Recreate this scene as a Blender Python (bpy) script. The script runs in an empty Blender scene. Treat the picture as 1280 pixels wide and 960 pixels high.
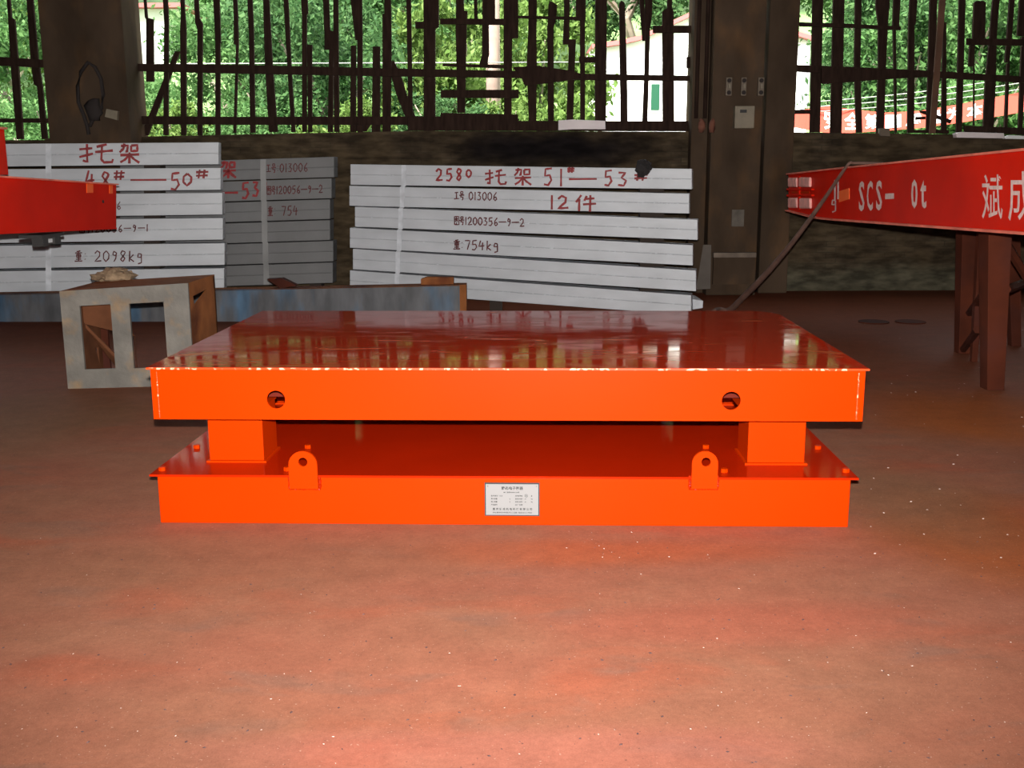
import bpy, math, random
import numpy as np
from mathutils import Vector, Matrix
random.seed(7); rng = np.random.default_rng(7)
sc = bpy.context.scene
COL = sc.collection

# ------------------------------------------------------------------ camera
F = 1310.4; PITCH = 0.1989; ROLL = -0.0042; CH = 1.5
cd = bpy.data.cameras.new('camera'); cam = bpy.data.objects.new('camera', cd); COL.objects.link(cam)
cd.sensor_fit = 'HORIZONTAL'; cd.sensor_width = 36.0; cd.lens = 36.0 * F / 1280.0
cd.clip_start = 0.05; cd.clip_end = 400
cam.matrix_world = (Matrix.Translation((0, 0, CH)) @ Matrix.Rotation(math.pi / 2 - PITCH, 4, 'X')
                    @ Matrix.Rotation(ROLL, 4, 'Z'))
sc.camera = cam

# ------------------------------------------------------------------ world, sun, flash, exposure
w = bpy.data.worlds.new('overcast_sky'); sc.world = w; w.use_nodes = True
nt = w.node_tree; bg = nt.nodes['Background']
tc = nt.nodes.new('ShaderNodeTexCoord'); sep = nt.nodes.new('ShaderNodeSeparateXYZ')
ramp = nt.nodes.new('ShaderNodeValToRGB')
ramp.color_ramp.elements[0].position = 0.0; ramp.color_ramp.elements[0].color = (0.93, 0.94, 0.90, 1)
ramp.color_ramp.elements[1].position = 0.8; ramp.color_ramp.elements[1].color = (0.86, 0.91, 0.95, 1)
nt.links.new(tc.outputs['Generated'], sep.inputs[0]); nt.links.new(sep.outputs['Z'], ramp.inputs[0])
nt.links.new(ramp.outputs[0], bg.inputs[0]); bg.inputs[1].default_value = 4.6

sd = bpy.data.lights.new('hazy_sun', 'SUN'); sd.energy = 21.0; sd.angle = math.radians(12); sd.color = (1.0, 0.96, 0.88)
sun = bpy.data.objects.new('hazy_sun', sd); COL.objects.link(sun)
sun.rotation_euler = (math.radians(42), 0, math.radians(-28))

FLASH = 3050.0
fl = bpy.data.lights.new('camera_flash', 'SPOT'); fl.energy = FLASH; fl.spot_size = math.radians(84); fl.spot_blend = 1.0
fl.shadow_soft_size = 0.018; fl.color = (1.0, 0.97, 0.93)
flash = bpy.data.objects.new('camera_flash', fl); COL.objects.link(flash)
flash.location = (0.0, 0.0, CH + 0.115)
flash.rotation_euler = (math.pi / 2 - PITCH * 0.42, 0, 0); flash.scale = (1.45, 1, 1)   # a camera flash throws wider than high

sc.view_settings.view_transform = 'Standard'; sc.view_settings.look = 'None'
sc.view_settings.exposure = 0.0; sc.view_settings.gamma = 1.0; sc.view_settings.use_curve_mapping = False
try:
    sc.cycles.use_denoising = True; sc.cycles.max_bounces = 8; sc.cycles.sample_clamp_indirect = 6.0
except Exception: pass

# ------------------------------------------------------------------ pixel -> world (1280x960 frame)
_R = cam.matrix_world.to_3x3()
def ray(u, v): return _R @ Vector(((u - 640) / F, (480 - v) / F, -1.0))
def at(u, v, Y):
    d = ray(u, v); t = Y / d.y; return Vector((d.x * t, Y, CH + d.z * t))
def ground(u, v, z=0.0):
    d = ray(u, v); t = (z - CH) / d.z; return Vector((d.x * t, d.y * t, z))

# ------------------------------------------------------------------ materials
def N(nt, t, **kw):
    n = nt.nodes.new(t)
    for k, v in kw.items():
        try: n.inputs[k.replace('_', ' ')].default_value = v
        except Exception: setattr(n, k, v)
    return n
def mat(name, base, rough=.5, metal=0., var=.0, vscale=3., col2=None, c2lo=.5, c2hi=.65, c2scale=2., bump=.0, bscale=40., coat=0., spec=.5, stretch=None, emit=None):
    m = bpy.data.materials.new(name); m.use_nodes = True; nt = m.node_tree; L = nt.links
    b = nt.nodes['Principled BSDF']
    b.inputs['Roughness'].default_value = rough; b.inputs['Metallic'].default_value = metal
    b.inputs['Specular IOR Level'].default_value = spec
    b.inputs['Coat Weight'].default_value = coat; b.inputs['Coat Roughness'].default_value = .06
    co = nt.nodes.new('ShaderNodeTexCoord').outputs['Object']
    if stretch:
        mp = nt.nodes.new('ShaderNodeMapping'); mp.inputs['Scale'].default_value = stretch
        L.new(co, mp.inputs[0]); co = mp.outputs[0]
    rgb = nt.nodes.new('ShaderNodeRGB'); rgb.outputs[0].default_value = (*base, 1); out = rgb.outputs[0]
    if col2:
        n = N(nt, 'ShaderNodeTexNoise', Scale=c2scale, Detail=6.); L.new(co, n.inputs['Vector'])
        r = nt.nodes.new('ShaderNodeMapRange'); r.inputs[1].default_value = c2lo; r.inputs[2].default_value = c2hi
        L.new(n.outputs[0], r.inputs[0])
        mx = nt.nodes.new('ShaderNodeMix'); mx.data_type = 'RGBA'; mx.inputs[7].default_value = (*col2, 1)
        L.new(r.outputs[0], mx.inputs[0]); L.new(out, mx.inputs[6]); out = mx.outputs[2]
    if var:
        n = N(nt, 'ShaderNodeTexNoise', Scale=vscale, Detail=5.); L.new(co, n.inputs['Vector'])
        r = nt.nodes.new('ShaderNodeMapRange'); r.inputs[1].default_value = .3; r.inputs[2].default_value = .7
        r.inputs[3].default_value = 1 - var; r.inputs[4].default_value = 1 + var
        L.new(n.outputs[0], r.inputs[0])
        vm = nt.nodes.new('ShaderNodeVectorMath'); vm.operation = 'SCALE'
        L.new(out, vm.inputs[0]); L.new(r.outputs[0], vm.inputs['Scale']); out = vm.outputs[0]
    L.new(out, b.inputs['Base Color'])
    if bump:
        n = N(nt, 'ShaderNodeTexNoise', Scale=bscale, Detail=4.); L.new(co, n.inputs['Vector'])
        bp = nt.nodes.new('ShaderNodeBump'); bp.inputs['Strength'].default_value = bump; bp.inputs['Distance'].default_value = .01
        L.new(n.outputs[0], bp.inputs['Height']); L.new(bp.outputs[0], b.inputs['Normal'])
    return m

ORANGE = (.46, .0265, .0)
M = {}
M['orange'] = mat('orange_paint', ORANGE, .3, coat=.0, spec=.07, var=.05, vscale=1.5)
M['red'] = mat('red_paint', (.58, .010, .001), .42, spec=.07, var=.12, vscale=2.)
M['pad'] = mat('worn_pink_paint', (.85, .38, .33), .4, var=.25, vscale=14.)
M['primer'] = mat('dark_primer', (.11, .011, .005), .7, spec=.1, var=.2)  # dark red stands in for the dim space inside and between the decks
M['weld'] = mat('weld_paint', (.30, .012, .0), .4, spec=.15)
M['hole'] = mat('dark_inside', (.02, .012, .01), .8)
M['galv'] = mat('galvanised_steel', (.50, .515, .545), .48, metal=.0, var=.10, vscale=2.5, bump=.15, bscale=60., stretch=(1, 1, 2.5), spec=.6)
M['galv_old'] = mat('dull_galvanised_steel', (.155, .152, .152), .6, var=.12, vscale=3., bump=.15, bscale=60.)  # darker, rougher steel for the middle stack
M['galv_edge'] = mat('galvanised_strap', (.60, .62, .66), .35, var=.2, vscale=9.)
M['markred'] = mat('red_marker', (.26, .012, .014), .6, var=.3, vscale=20.)
M['markdark'] = mat('dark_marker', (.10, .012, .014), .6, var=.4, vscale=25.)
M['stencil'] = mat('white_stencil_paint', (.70, .50, .46), .6, var=.15, vscale=30.)
M['timber'] = mat('weathered_dark_timber', (.03, .0165, .012), .9, spec=.1, var=.35, vscale=4., stretch=(6, 6, 1))
M['timber_pole'] = mat('brown_timber', (.12, .055, .03), .8, var=.3, vscale=4.)
M['packer'] = mat('sooty_packing_timber', (.03, .02, .015), .9)
M['rust'] = mat('rusty_steel', (.27, .095, .030), .8, spec=.15, col2=(.12, .034, .014), var=.25, vscale=5., bump=.3)
M['rust_mid'] = mat('brown_rust', (.11, .04, .018), .85, spec=.1, var=.3, vscale=5.)  # darker copy of the rust, standing in for shade inside the crate
M['rust_dark'] = mat('dark_red_oxide_steel', (.062, .013, .005), .8, spec=.15, var=.35, vscale=3., col2=(.05, .013, .008))
M['greyplate'] = mat('grey_steel_plate', (.125, .112, .095), .65, col2=(.20, .13, .07), c2lo=.52, c2hi=.7, c2scale=7., var=.25, vscale=6., bump=.25)
M['blueplate'] = mat('blue_stained_steel', (.085, .085, .092), .6, col2=(.055, .11, .18), c2lo=.50, c2hi=.66, c2scale=2.2, var=.4, vscale=5., stretch=(1.6, 1, .5))
M['stone'] = mat('dusty_stone', (.22, .15, .09), .9, var=.35, vscale=20., bump=.6, bscale=30.)
M['black'] = mat('black_cloth', (.018, .015, .015), .9, bump=.5)
M['blackmetal'] = mat('black_iron', (.03, .028, .027), .5)
M['bright'] = mat('bright_steel', (.7, .7, .7), .35)
M['cable'] = mat('dusty_brown_hose', (.12, .062, .045), .7, var=.3, vscale=9.)
M['white'] = mat('white_foam', (.85, .75, .75), .7, var=.1)
M['whiteout'] = mat('white_wash', (.93, .93, .92), .8)
M['housered'] = mat('red_roof_edge', (.35, .09, .085), .7)
M['greenglass'] = mat('green_glass', (.02, .075, .045), .15)
M['banner'] = mat('red_banner_cloth', (.42, .05, .03), .7)
M['bannerwhite'] = mat('white_banner_letters', (.85, .85, .85), .7)
M['concretepole'] = mat('pinkish_concrete', (.27, .19, .155), .8, var=.2, vscale=4.)
M['wire'] = mat('pale_wire', (.25, .25, .23), .5)
M['switch'] = mat('dusty_tan_switch', (.15, .11, .075), .6, var=.15)
M['cabinet'] = mat('dusty_cream_cabinet', (.22, .18, .125), .6, var=.12, vscale=8.)
M['rope'] = mat('tarred_rope', (.028, .02, .018), .9)
M['glove'] = mat('orange_brown_cloth', (.17, .06, .035), .9, var=.2)
M['plate_label'] = mat('silver_nameplate', (.20, .20, .20), .35)
M['ink'] = mat('black_ink', (.012, .012, .012), .6)
M['bark'] = mat('tree_bark', (.22, .18, .14), .9, var=.3)
M['grass'] = mat('outside_grass', (.14, .24, .08), .95, var=.4, vscale=.8)
M['roofing'] = mat('dark_roof_sheet', (.07, .055, .05), .9)
M['pinkwall'] = mat('pink_washed_wall', (.27, .2, .19), .9, var=.15)
M['brickred'] = mat('faded_brick', (.16, .085, .07), .9, var=.3)
def leafmat(name, c1, c2):
    m = bpy.data.materials.new(name); m.use_nodes = True; nt = m.node_tree; L = nt.links
    b = nt.nodes['Principled BSDF']; out = nt.nodes['Material Output']
    g = nt.nodes.new('ShaderNodeNewGeometry')
    mx = nt.nodes.new('ShaderNodeMix'); mx.data_type = 'RGBA'; mx.inputs[6].default_value = (*c1, 1); mx.inputs[7].default_value = (*c2, 1)
    L.new(g.outputs['Random Per Island'], mx.inputs[0]); L.new(mx.outputs[2], b.inputs['Base Color'])
    b.inputs['Roughness'].default_value = .6; b.inputs['Specular IOR Level'].default_value = .12
    tr = nt.nodes.new('ShaderNodeBsdfTranslucent'); L.new(mx.outputs[2], tr.inputs[0])
    ms = nt.nodes.new('ShaderNodeMixShader'); ms.inputs[0].default_value = .4
    L.new(b.outputs[0], ms.inputs[1]); L.new(tr.outputs[0], ms.inputs[2]); L.new(ms.outputs[0], out.inputs[0])
    return m
M['leafA'] = leafmat('mid_green_leaves', (.045, .115, .032), (.11, .21, .07))
M['leafB'] = leafmat('yellow_green_leaves', (.065, .125, .022), (.15, .225, .06))
M['leafC'] = leafmat('dark_green_leaves', (.03, .085, .026), (.08, .155, .055))

# glossy deck paint: dusty, smeared
def deck_material():
    m = mat('glossy_deck_paint', (.36, .016, .004), .2, spec=.09, coat=0.)
    nt = m.node_tree; L = nt.links; b = nt.nodes['Principled BSDF']
    co = nt.nodes.new('ShaderNodeTexCoord').outputs['Object']
    mp = nt.nodes.new('ShaderNodeMapping'); mp.inputs['Scale'].default_value = (1.3, 3.2, 1); L.new(co, mp.inputs[0])
    n = N(nt, 'ShaderNodeTexNoise', Scale=2.6, Detail=7., Distortion=.6); L.new(mp.outputs[0], n.inputs['Vector'])
    r = nt.nodes.new('ShaderNodeMapRange'); r.inputs[1].default_value = .60; r.inputs[2].default_value = .76; L.new(n.outputs[0], r.inputs[0])
    mx = nt.nodes.new('ShaderNodeMix'); mx.data_type = 'RGBA'; mx.inputs[6].default_value = (.36, .024, .006, 1); mx.inputs[7].default_value = (.44, .10, .03, 1)
    L.new(r.outputs[0], mx.inputs[0]); L.new(mx.outputs[2], b.inputs['Base Color'])
    r2 = nt.nodes.new('ShaderNodeMapRange'); r2.inputs[1].default_value = .45; r2.inputs[2].default_value = .72
    r2.inputs[3].default_value = .04; r2.inputs[4].default_value = .16; L.new(n.outputs[0], r2.inputs[0]); L.new(r2.outputs[0], b.inputs['Roughness'])
    n2 = N(nt, 'ShaderNodeTexNoise', Scale=5., Detail=2.); L.new(co, n2.inputs['Vector'])
    bp = nt.nodes.new('ShaderNodeBump'); bp.inputs['Strength'].default_value = .025; bp.inputs['Distance'].default_value = .002
    L.new(n2.outputs[0], bp.inputs['Height']); L.new(bp.outputs[0], b.inputs['Normal'])
    return m
M['deck'] = deck_material(); M['deck_low'] = mat('clean_deck_paint', (.37, .013, .001), .07, spec=.09, var=.06, bump=.03, bscale=4.)

# soft blob mask in world XY, used for stains on the floor and tone patches on the wall
def blob(nt, co, cx, cy, rx, ry, ax=('X', 'Y'), soft=.6, wob=.35):
    L = nt.links
    s = nt.nodes.new('ShaderNodeSeparateXYZ'); L.new(co, s.inputs[0])
    def mth(op, a, b=None):
        n = nt.nodes.new('ShaderNodeMath'); n.operation = op
        for i, v in enumerate((a, b)):
            if v is None: continue
            if isinstance(v, (int, float)): n.inputs[i].default_value = v
            else: L.new(v, n.inputs[i])
        return n.outputs[0]
    a = mth('DIVIDE', mth('SUBTRACT', s.outputs[ax[0]], cx), rx); b = mth('DIVIDE', mth('SUBTRACT', s.outputs[ax[1]], cy), ry)
    d = mth('SQRT', mth('ADD', mth('MULTIPLY', a, a), mth('MULTIPLY', b, b)))
    n = N(nt, 'ShaderNodeTexNoise', Scale=1.4, Detail=4.); L.new(co, n.inputs['Vector'])
    d = mth('ADD', d, mth('MULTIPLY', mth('SUBTRACT', n.outputs[0], .5), wob * 2))
    r = nt.nodes.new('ShaderNodeMapRange'); r.interpolation_type = 'SMOOTHSTEP'
    r.inputs[1].default_value = 1.0; r.inputs[2].default_value = 1.0 - soft; L.new(d, r.inputs[0])
    return r.outputs[0]

def floor_material():
    m = bpy.data.materials.new('red_dusted_concrete'); m.use_nodes = True; nt = m.node_tree; L = nt.links
    b = nt.nodes['Principled BSDF']; co = nt.nodes.new('ShaderNodeTexCoord').outputs['Object']
    def noise(s, d=5., st=None, dist=0.):
        c = co
        if st:
            mp = nt.nodes.new('ShaderNodeMapping'); mp.inputs['Scale'].default_value = st; L.new(co, mp.inputs[0]); c = mp.outputs[0]
        n = N(nt, 'ShaderNodeTexNoise', Scale=s, Detail=d, Distortion=dist); L.new(c, n.inputs['Vector']); return n.outputs[0]
    def rng_(x, a, b_):
        r = nt.nodes.new('ShaderNodeMapRange'); r.inputs[1].default_value = a; r.inputs[2].default_value = b_; L.new(x, r.inputs[0]); return r.outputs[0]
    def mix(f, a, c, k=1.):
        if k != 1.:
            q = nt.nodes.new('ShaderNodeMath'); q.operation = 'MULTIPLY'; L.new(f, q.inputs[0]); q.inputs[1].default_value = k; f = q.outputs[0]
        mx = nt.nodes.new('ShaderNodeMix'); mx.data_type = 'RGBA'; L.new(f, mx.inputs[0])
        if isinstance(a, tuple): mx.inputs[6].default_value = (*a, 1)
        else: L.new(a, mx.inputs[6])
        mx.inputs[7].default_value = (*c, 1); return mx.outputs[2]
    c = mix(rng_(noise(.8, 6., (1, 1.6, 1)), .38, .64), (.245, .105, .062), (.265, .092, .055))
    c = mix(rng_(noise(1.7, 7., (.7, 1.6, 1), .4), .55, .68), c, (.30, .085, .045), .8)
    c = mix(rng_(noise(2.3, 7., (.8, 2., 1), .5), .58, .70), c, (.19, .10, .07), .7)
    for (u, v, ru, rv, cc, k) in (
            (1235, 520, 1.0, 1.1, (.36, .095, .016), .85), (1240, 670, .75, .9, (.27, .07, .017), .9),
            (60, 520, .9, 1.3, (.20, .11, .058), .8), (760, 690, 1.0, .22, (.32, .085, .035), .85),
            (1130, 620, .5, .9, (.19, .095, .05), .7), (300, 700, 1.2, .5, (.22, .10, .056), .7),
            (900, 780, .9, .25, (.31, .085, .05), .6), (640, 940, 1.3, .18, (.34, .11, .08), .5)):
        g = ground(u, v); c = mix(blob(nt, co, g.x, g.y, ru, rv, soft=.7), c, cc, k)
    # darker, redder far part of the floor near the wall
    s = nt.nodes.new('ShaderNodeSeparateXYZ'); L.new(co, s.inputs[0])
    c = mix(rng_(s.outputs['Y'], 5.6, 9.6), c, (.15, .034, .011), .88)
    for sc_, lo, hi, st in ((3.2, .92, 1.08, (1, 1.7, 1)), (11., .91, 1.09, None), (55., .90, 1.10, None), (190., .90, 1.11, None)):
        r_ = nt.nodes.new('ShaderNodeMapRange'); r_.inputs[1].default_value = .3; r_.inputs[2].default_value = .7; r_.inputs[3].default_value = lo; r_.inputs[4].default_value = hi
        L.new(noise(sc_, 6., st), r_.inputs[0]); vm = nt.nodes.new('ShaderNodeVectorMath'); vm.operation = 'SCALE'
        L.new(c, vm.inputs[0]); L.new(r_.outputs[0], vm.inputs['Scale']); c = vm.outputs[0]
    f = noise(95., 2.); c = mix(rng_(f, .70, .73), c, (.5, .33, .25), .6)
    f = noise(70., 2., (1, 1, 1)); c = mix(rng_(f, .285, .265), c, (.05, .03, .03), .7)
    f = noise(260., 2.); c = mix(rng_(f, .35, .7), c, (.34, .16, .11), .25)
    L.new(c, b.inputs['Base Color']); b.inputs['Roughness'].default_value = .6; b.inputs['Specular IOR Level'].default_value = .05
    bp = nt.nodes.new('ShaderNodeBump'); bp.inputs['Strength'].default_value = .12; bp.inputs['Distance'].default_value = .004
    L.new(noise(30., 6.), bp.inputs['Height']); L.new(bp.outputs[0], b.inputs['Normal'])
    return m
def wall_material(name='sooty_brick_wall', k=1.):
    m = bpy.data.materials.new(name); m.use_nodes = True; nt = m.node_tree; L = nt.links
    b = nt.nodes['Principled BSDF']; co = nt.nodes.new('ShaderNodeTexCoord').outputs['Object']
    mp = nt.nodes.new('ShaderNodeMapping'); mp.inputs['Rotation'].default_value = (math.pi / 2, 0, 0); L.new(co, mp.inputs[0])
    br = nt.nodes.new('ShaderNodeTexBrick'); L.new(mp.outputs[0], br.inputs[0])
    br.inputs['Scale'].default_value = 1.; br.inputs['Brick Width'].default_value = .25; br.inputs['Row Height'].default_value = .07
    br.inputs['Mortar Size'].default_value = .009; br.inputs['Mortar Smooth'].default_value = .5
    a = .075 * k
    br.inputs['Color1'].default_value = (a, a * .73, a * .45, 1); br.inputs['Color2'].default_value = (a * .75, a * .52, a * .34, 1); br.inputs['Mortar'].default_value = (a * .55, a * .45, a * .3, 1)
    n = N(nt, 'ShaderNodeTexNoise', Scale=1.7, Detail=7.); L.new(co, n.inputs['Vector'])
    r = nt.nodes.new('ShaderNodeMapRange'); r.inputs[1].default_value = .32; r.inputs[2].default_value = .55; L.new(n.outputs[0], r.inputs[0])
    mx = nt.nodes.new('ShaderNodeMix'); mx.data_type = 'RGBA'; mx.inputs[7].default_value = (.060 * k, .042 * k, .024 * k, 1)
    L.new(r.outputs[0], mx.inputs[0]); L.new(br.outputs[0], mx.inputs[6]); c = mx.outputs[2]
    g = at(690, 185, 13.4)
    bl = blob(nt, co, g.x, g.z, 2.1, .36, ('X', 'Z'), soft=.85, wob=.6)  # wide darker patch below the middle window
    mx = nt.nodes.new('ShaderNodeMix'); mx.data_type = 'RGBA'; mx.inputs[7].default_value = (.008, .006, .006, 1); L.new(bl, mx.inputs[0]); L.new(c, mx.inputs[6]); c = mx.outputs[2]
    g = at(1080, 345, 13.4)
    bl = blob(nt, co, g.x, g.z - .1, 3.2, .35, ('X', 'Z'), soft=.7, wob=.5)
    mx = nt.nodes.new('ShaderNodeMix'); mx.data_type = 'RGBA'; mx.inputs[7].default_value = (.085, .075, .05, 1); L.new(bl, mx.inputs[0]); L.new(c, mx.inputs[6]); c = mx.outputs[2]
    n4 = N(nt, 'ShaderNodeTexNoise', Scale=6., Detail=8.); mp4 = nt.nodes.new('ShaderNodeMapping'); mp4.inputs['Scale'].default_value = (.7, 1, 2.2); L.new(co, mp4.inputs[0]); L.new(mp4.outputs[0], n4.inputs['Vector'])
    r4 = nt.nodes.new('ShaderNodeMapRange'); r4.inputs[1].default_value = .35; r4.inputs[2].default_value = .68; r4.inputs[3].default_value = .55; r4.inputs[4].default_value = 1.55; L.new(n4.outputs[0], r4.inputs[0])
    vm = nt.nodes.new('ShaderNodeVectorMath'); vm.operation = 'SCALE'; L.new(c, vm.inputs[0]); L.new(r4.outputs[0], vm.inputs['Scale']); c = vm.outputs[0]
    L.new(c, b.inputs['Base Color']); b.inputs['Roughness'].default_value = .9; b.inputs['Specular IOR Level'].default_value = .1
    bp = nt.nodes.new('ShaderNodeBump'); bp.inputs['Strength'].default_value = .5; bp.inputs['Distance'].default_value = .012
    n5 = N(nt, 'ShaderNodeTexNoise', Scale=9., Detail=7.); L.new(co, n5.inputs['Vector']); L.new(n5.outputs[0], bp.inputs['Height']); L.new(bp.outputs[0], b.inputs['Normal'])
    return m
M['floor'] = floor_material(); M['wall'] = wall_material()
M['column'] = mat('sooty_concrete_column', (.066, .043, .028), .9, var=.3, vscale=2.5, col2=(.11, .06, .03), c2lo=.52, c2hi=.75, c2scale=3., stretch=(1, 1, .5), spec=.1)

# ------------------------------------------------------------------ mesh helpers
def tag(o, label=None, cat=None, group=None, kind=None):
    if label: o['label'] = label
    if cat: o['category'] = cat
    if group: o['group'] = group
    if kind: o['kind'] = kind
    return o
def thing(name, loc, label=None, cat=None, group=None, kind=None):
    o = bpy.data.objects.new(name, None); COL.objects.link(o); o.location = loc; o.empty_display_size = .1
    o['_o'] = list(loc); return tag(o, label, cat, group, kind)
class MB:
    def __init__(s): s.v = []; s.f = []
    def hexa(s, p):       # p: 4 front (bl, br, tr, tl), 4 back
        n = len(s.v); s.v += [tuple(q) for q in p]
        s.f += [tuple(n + i for i in q) for q in ((0, 1, 2, 3), (5, 4, 7, 6), (4, 0, 3, 7), (1, 5, 6, 2), (3, 2, 6, 7), (4, 5, 1, 0))]; return s
    def box(s, x0, x1, y0, y1, z0, z1, T=None):
        p = [(x0, y0, z0), (x1, y0, z0), (x1, y0, z1), (x0, y0, z1), (x0, y1, z0), (x1, y1, z0), (x1, y1, z1), (x0, y1, z1)]
        if T: p = [T(*q) for q in p]
        return s.hexa(p)
    def prism(s, front, back):   # two loops with the same number of points
        n = len(s.v); k = len(front); s.v += [tuple(q) for q in front] + [tuple(q) for q in back]
        s.f.append(tuple(range(n, n + k))); s.f.append(tuple(reversed(range(n + k, n + 2 * k))))
        for i in range(k):
            j = (i + 1) % k; s.f.append((n + j, n + i, n + k + i, n + k + j))
        return s
    def tube(s, pts, r, n=8, cap=True):
        pts = [Vector(p) for p in pts]; rs = r if isinstance(r, (list, tuple)) else [r] * len(pts); b0 = len(s.v)
        ref = Vector((0, 0, 1))
        for i, p in enumerate(pts):
            d = (pts[min(i + 1, len(pts) - 1)] - pts[max(i - 1, 0)]).normalized()
            a = d.cross(ref if abs(d.dot(ref)) < .95 else Vector((1, 0, 0))).normalized(); b = d.cross(a)
            for k in range(n):
                t = 2 * math.pi * k / n; s.v.append(tuple(p + (a * math.cos(t) + b * math.sin(t)) * rs[i]))
        for i in range(len(pts) - 1):
            for k in range(n):
                q = b0 + i * n; s.f.append((q + k, q + (k + 1) % n, q + n + (k + 1) % n, q + n + k))
        if cap:
            s.f.append(tuple(b0 + k for k in range(n))); e = b0 + (len(pts) - 1) * n; s.f.append(tuple(e + k for k in reversed(range(n))))
        return s
    def lump(s, c, r, seed=0, sub=8, rough=.25):
        rr = random.Random(seed); b0 = len(s.v); nu, nv = sub, sub // 2 + 1
        jit = {}
        for i in range(nv + 1):
            for j in range(nu):
                th = math.pi * i / nv; ph = 2 * math.pi * j / nu
                k = 1 + rr.uniform(-rough, rough) * (0 < i < nv)
                s.v.append((c[0] + r[0] * k * math.sin(th) * math.cos(ph), c[1] + r[1] * k * math.sin(th) * math.sin(ph), c[2] + r[2] * k * math.cos(th)))
        for i in range(nv):
            for j in range(nu):
                a = b0 + i * nu + j; b = b0 + i * nu + (j + 1) % nu; s.f.append((a, a + nu, b + nu, b))
        return s
    def build(s, name, m, parent=None, smooth=False, bevel=0.):
        o0 = Vector((0, 0, 0))
        root = parent
        while root is not None and root.parent is not None: root = root.parent
        if root is not None: o0 = Vector(root['_o']) if '_o' in root else Vector((0, 0, 0))
        me = bpy.data.meshes.new(name); me.from_pydata([(a - o0.x, b - o0.y, c - o0.z) for a, b, c in s.v], [], s.f); me.materials.append(m)
        import bmesh
        bm = bmesh.new(); bm.from_mesh(me); bmesh.ops.remove_doubles(bm, verts=bm.verts, dist=1e-6); bmesh.ops.recalc_face_normals(bm, faces=bm.faces)
        bm.to_mesh(me); bm.free()
        o = bpy.data.objects.new(name, me); COL.objects.link(o)
        if parent is not None: o.parent = parent
        if smooth:
            for p in me.polygons: p.use_smooth = True
        if bevel:
            bv = o.modifiers.new('bevel', 'BEVEL'); bv.width = bevel; bv.segments = 2; bv.limit_method = 'ANGLE'
        return o
def curve_plate(name, loops, depth, T, m, parent):
    """filled 2D outline with holes, given real thickness; T maps (a, b, c) to the world"""
    cu = bpy.data.curves.new('tmp', 'CURVE'); cu.dimensions = '2D'; cu.fill_mode = 'BOTH'; cu.extrude = depth / 2
    for lp in loops:
        sp = cu.splines.new('POLY'); sp.points.add(len(lp) - 1); sp.use_cyclic_u = True
        for i, (a, b) in enumerate(lp): sp.points[i].co = (a, b, 0, 1)
    o = bpy.data.objects.new('tmp', cu); COL.objects.link(o)
    dg = bpy.context.evaluated_depsgraph_get(); me = o.evaluated_get(dg).to_mesh()
    mb = MB(); mb.v = [tuple(T(v.co.x, v.co.y, v.co.z)) for v in me.vertices]; mb.f = [tuple(p.vertices) for p in me.polygons]
    o.evaluated_get(dg).to_mesh_clear(); bpy.data.objects.remove(o); bpy.data.curves.remove(cu)
    return mb.build(name, m, parent)
def circle(cx, cy, r, n=28): return [(cx + r * math.cos(2 * math.pi * i / n), cy + r * math.sin(2 * math.pi * i / n)) for i in range(n)]
def rect(a0, b0, a1, b1): return [(a0, b0), (a1, b0), (a1, b1), (a0, b1)]
_txt = {}
def text_geo(body):
    if body in _txt: return _txt[body]
    cu = bpy.data.curves.new('tmp', 'FONT'); cu.body = body; cu.resolution_u = 2; cu.offset = .022 if body not in '斌成' else .004
    o = bpy.data.objects.new('tmp', cu); COL.objects.link(o)
    dg = bpy.context.evaluated_depsgraph_get(); me = o.evaluated_get(dg).to_mesh()
    v = [(q.co.x, q.co.y) for q in me.vertices]; f = [tuple(p.vertices) for p in me.polygons]
    o.evaluated_get(dg).to_mesh_clear(); bpy.data.objects.remove(o); bpy.data.curves.remove(cu)
    if not v: v = [(0, 0), (1, 0), (1, 1)]; f = []
    xs = [a for a, b in v]; ys = [b for a, b in v]; x0, x1, y0, y1 = min(xs), max(xs), min(ys), max(ys)
    r = ([((a - x0) / (x1 - x0), (b - y0) / (y1 - y0)) for a, b in v], f, (x1 - x0) / (y1 - y0)); _txt[body] = r; return r
def text_on(mb, body, T, a0, b0, a1, b1):
    """text filling the box a0..a1, b0..b1 of a surface, T(a, b) -> world"""
    v, f, asp = text_geo(body); n = len(mb.v)
    mb.v += [tuple(T(a0 + (a1 - a0) * x, b0 + (b1 - b0) * y)) for x, y in v]; mb.f += [tuple(n + i for i in q) for q in f]

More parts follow.
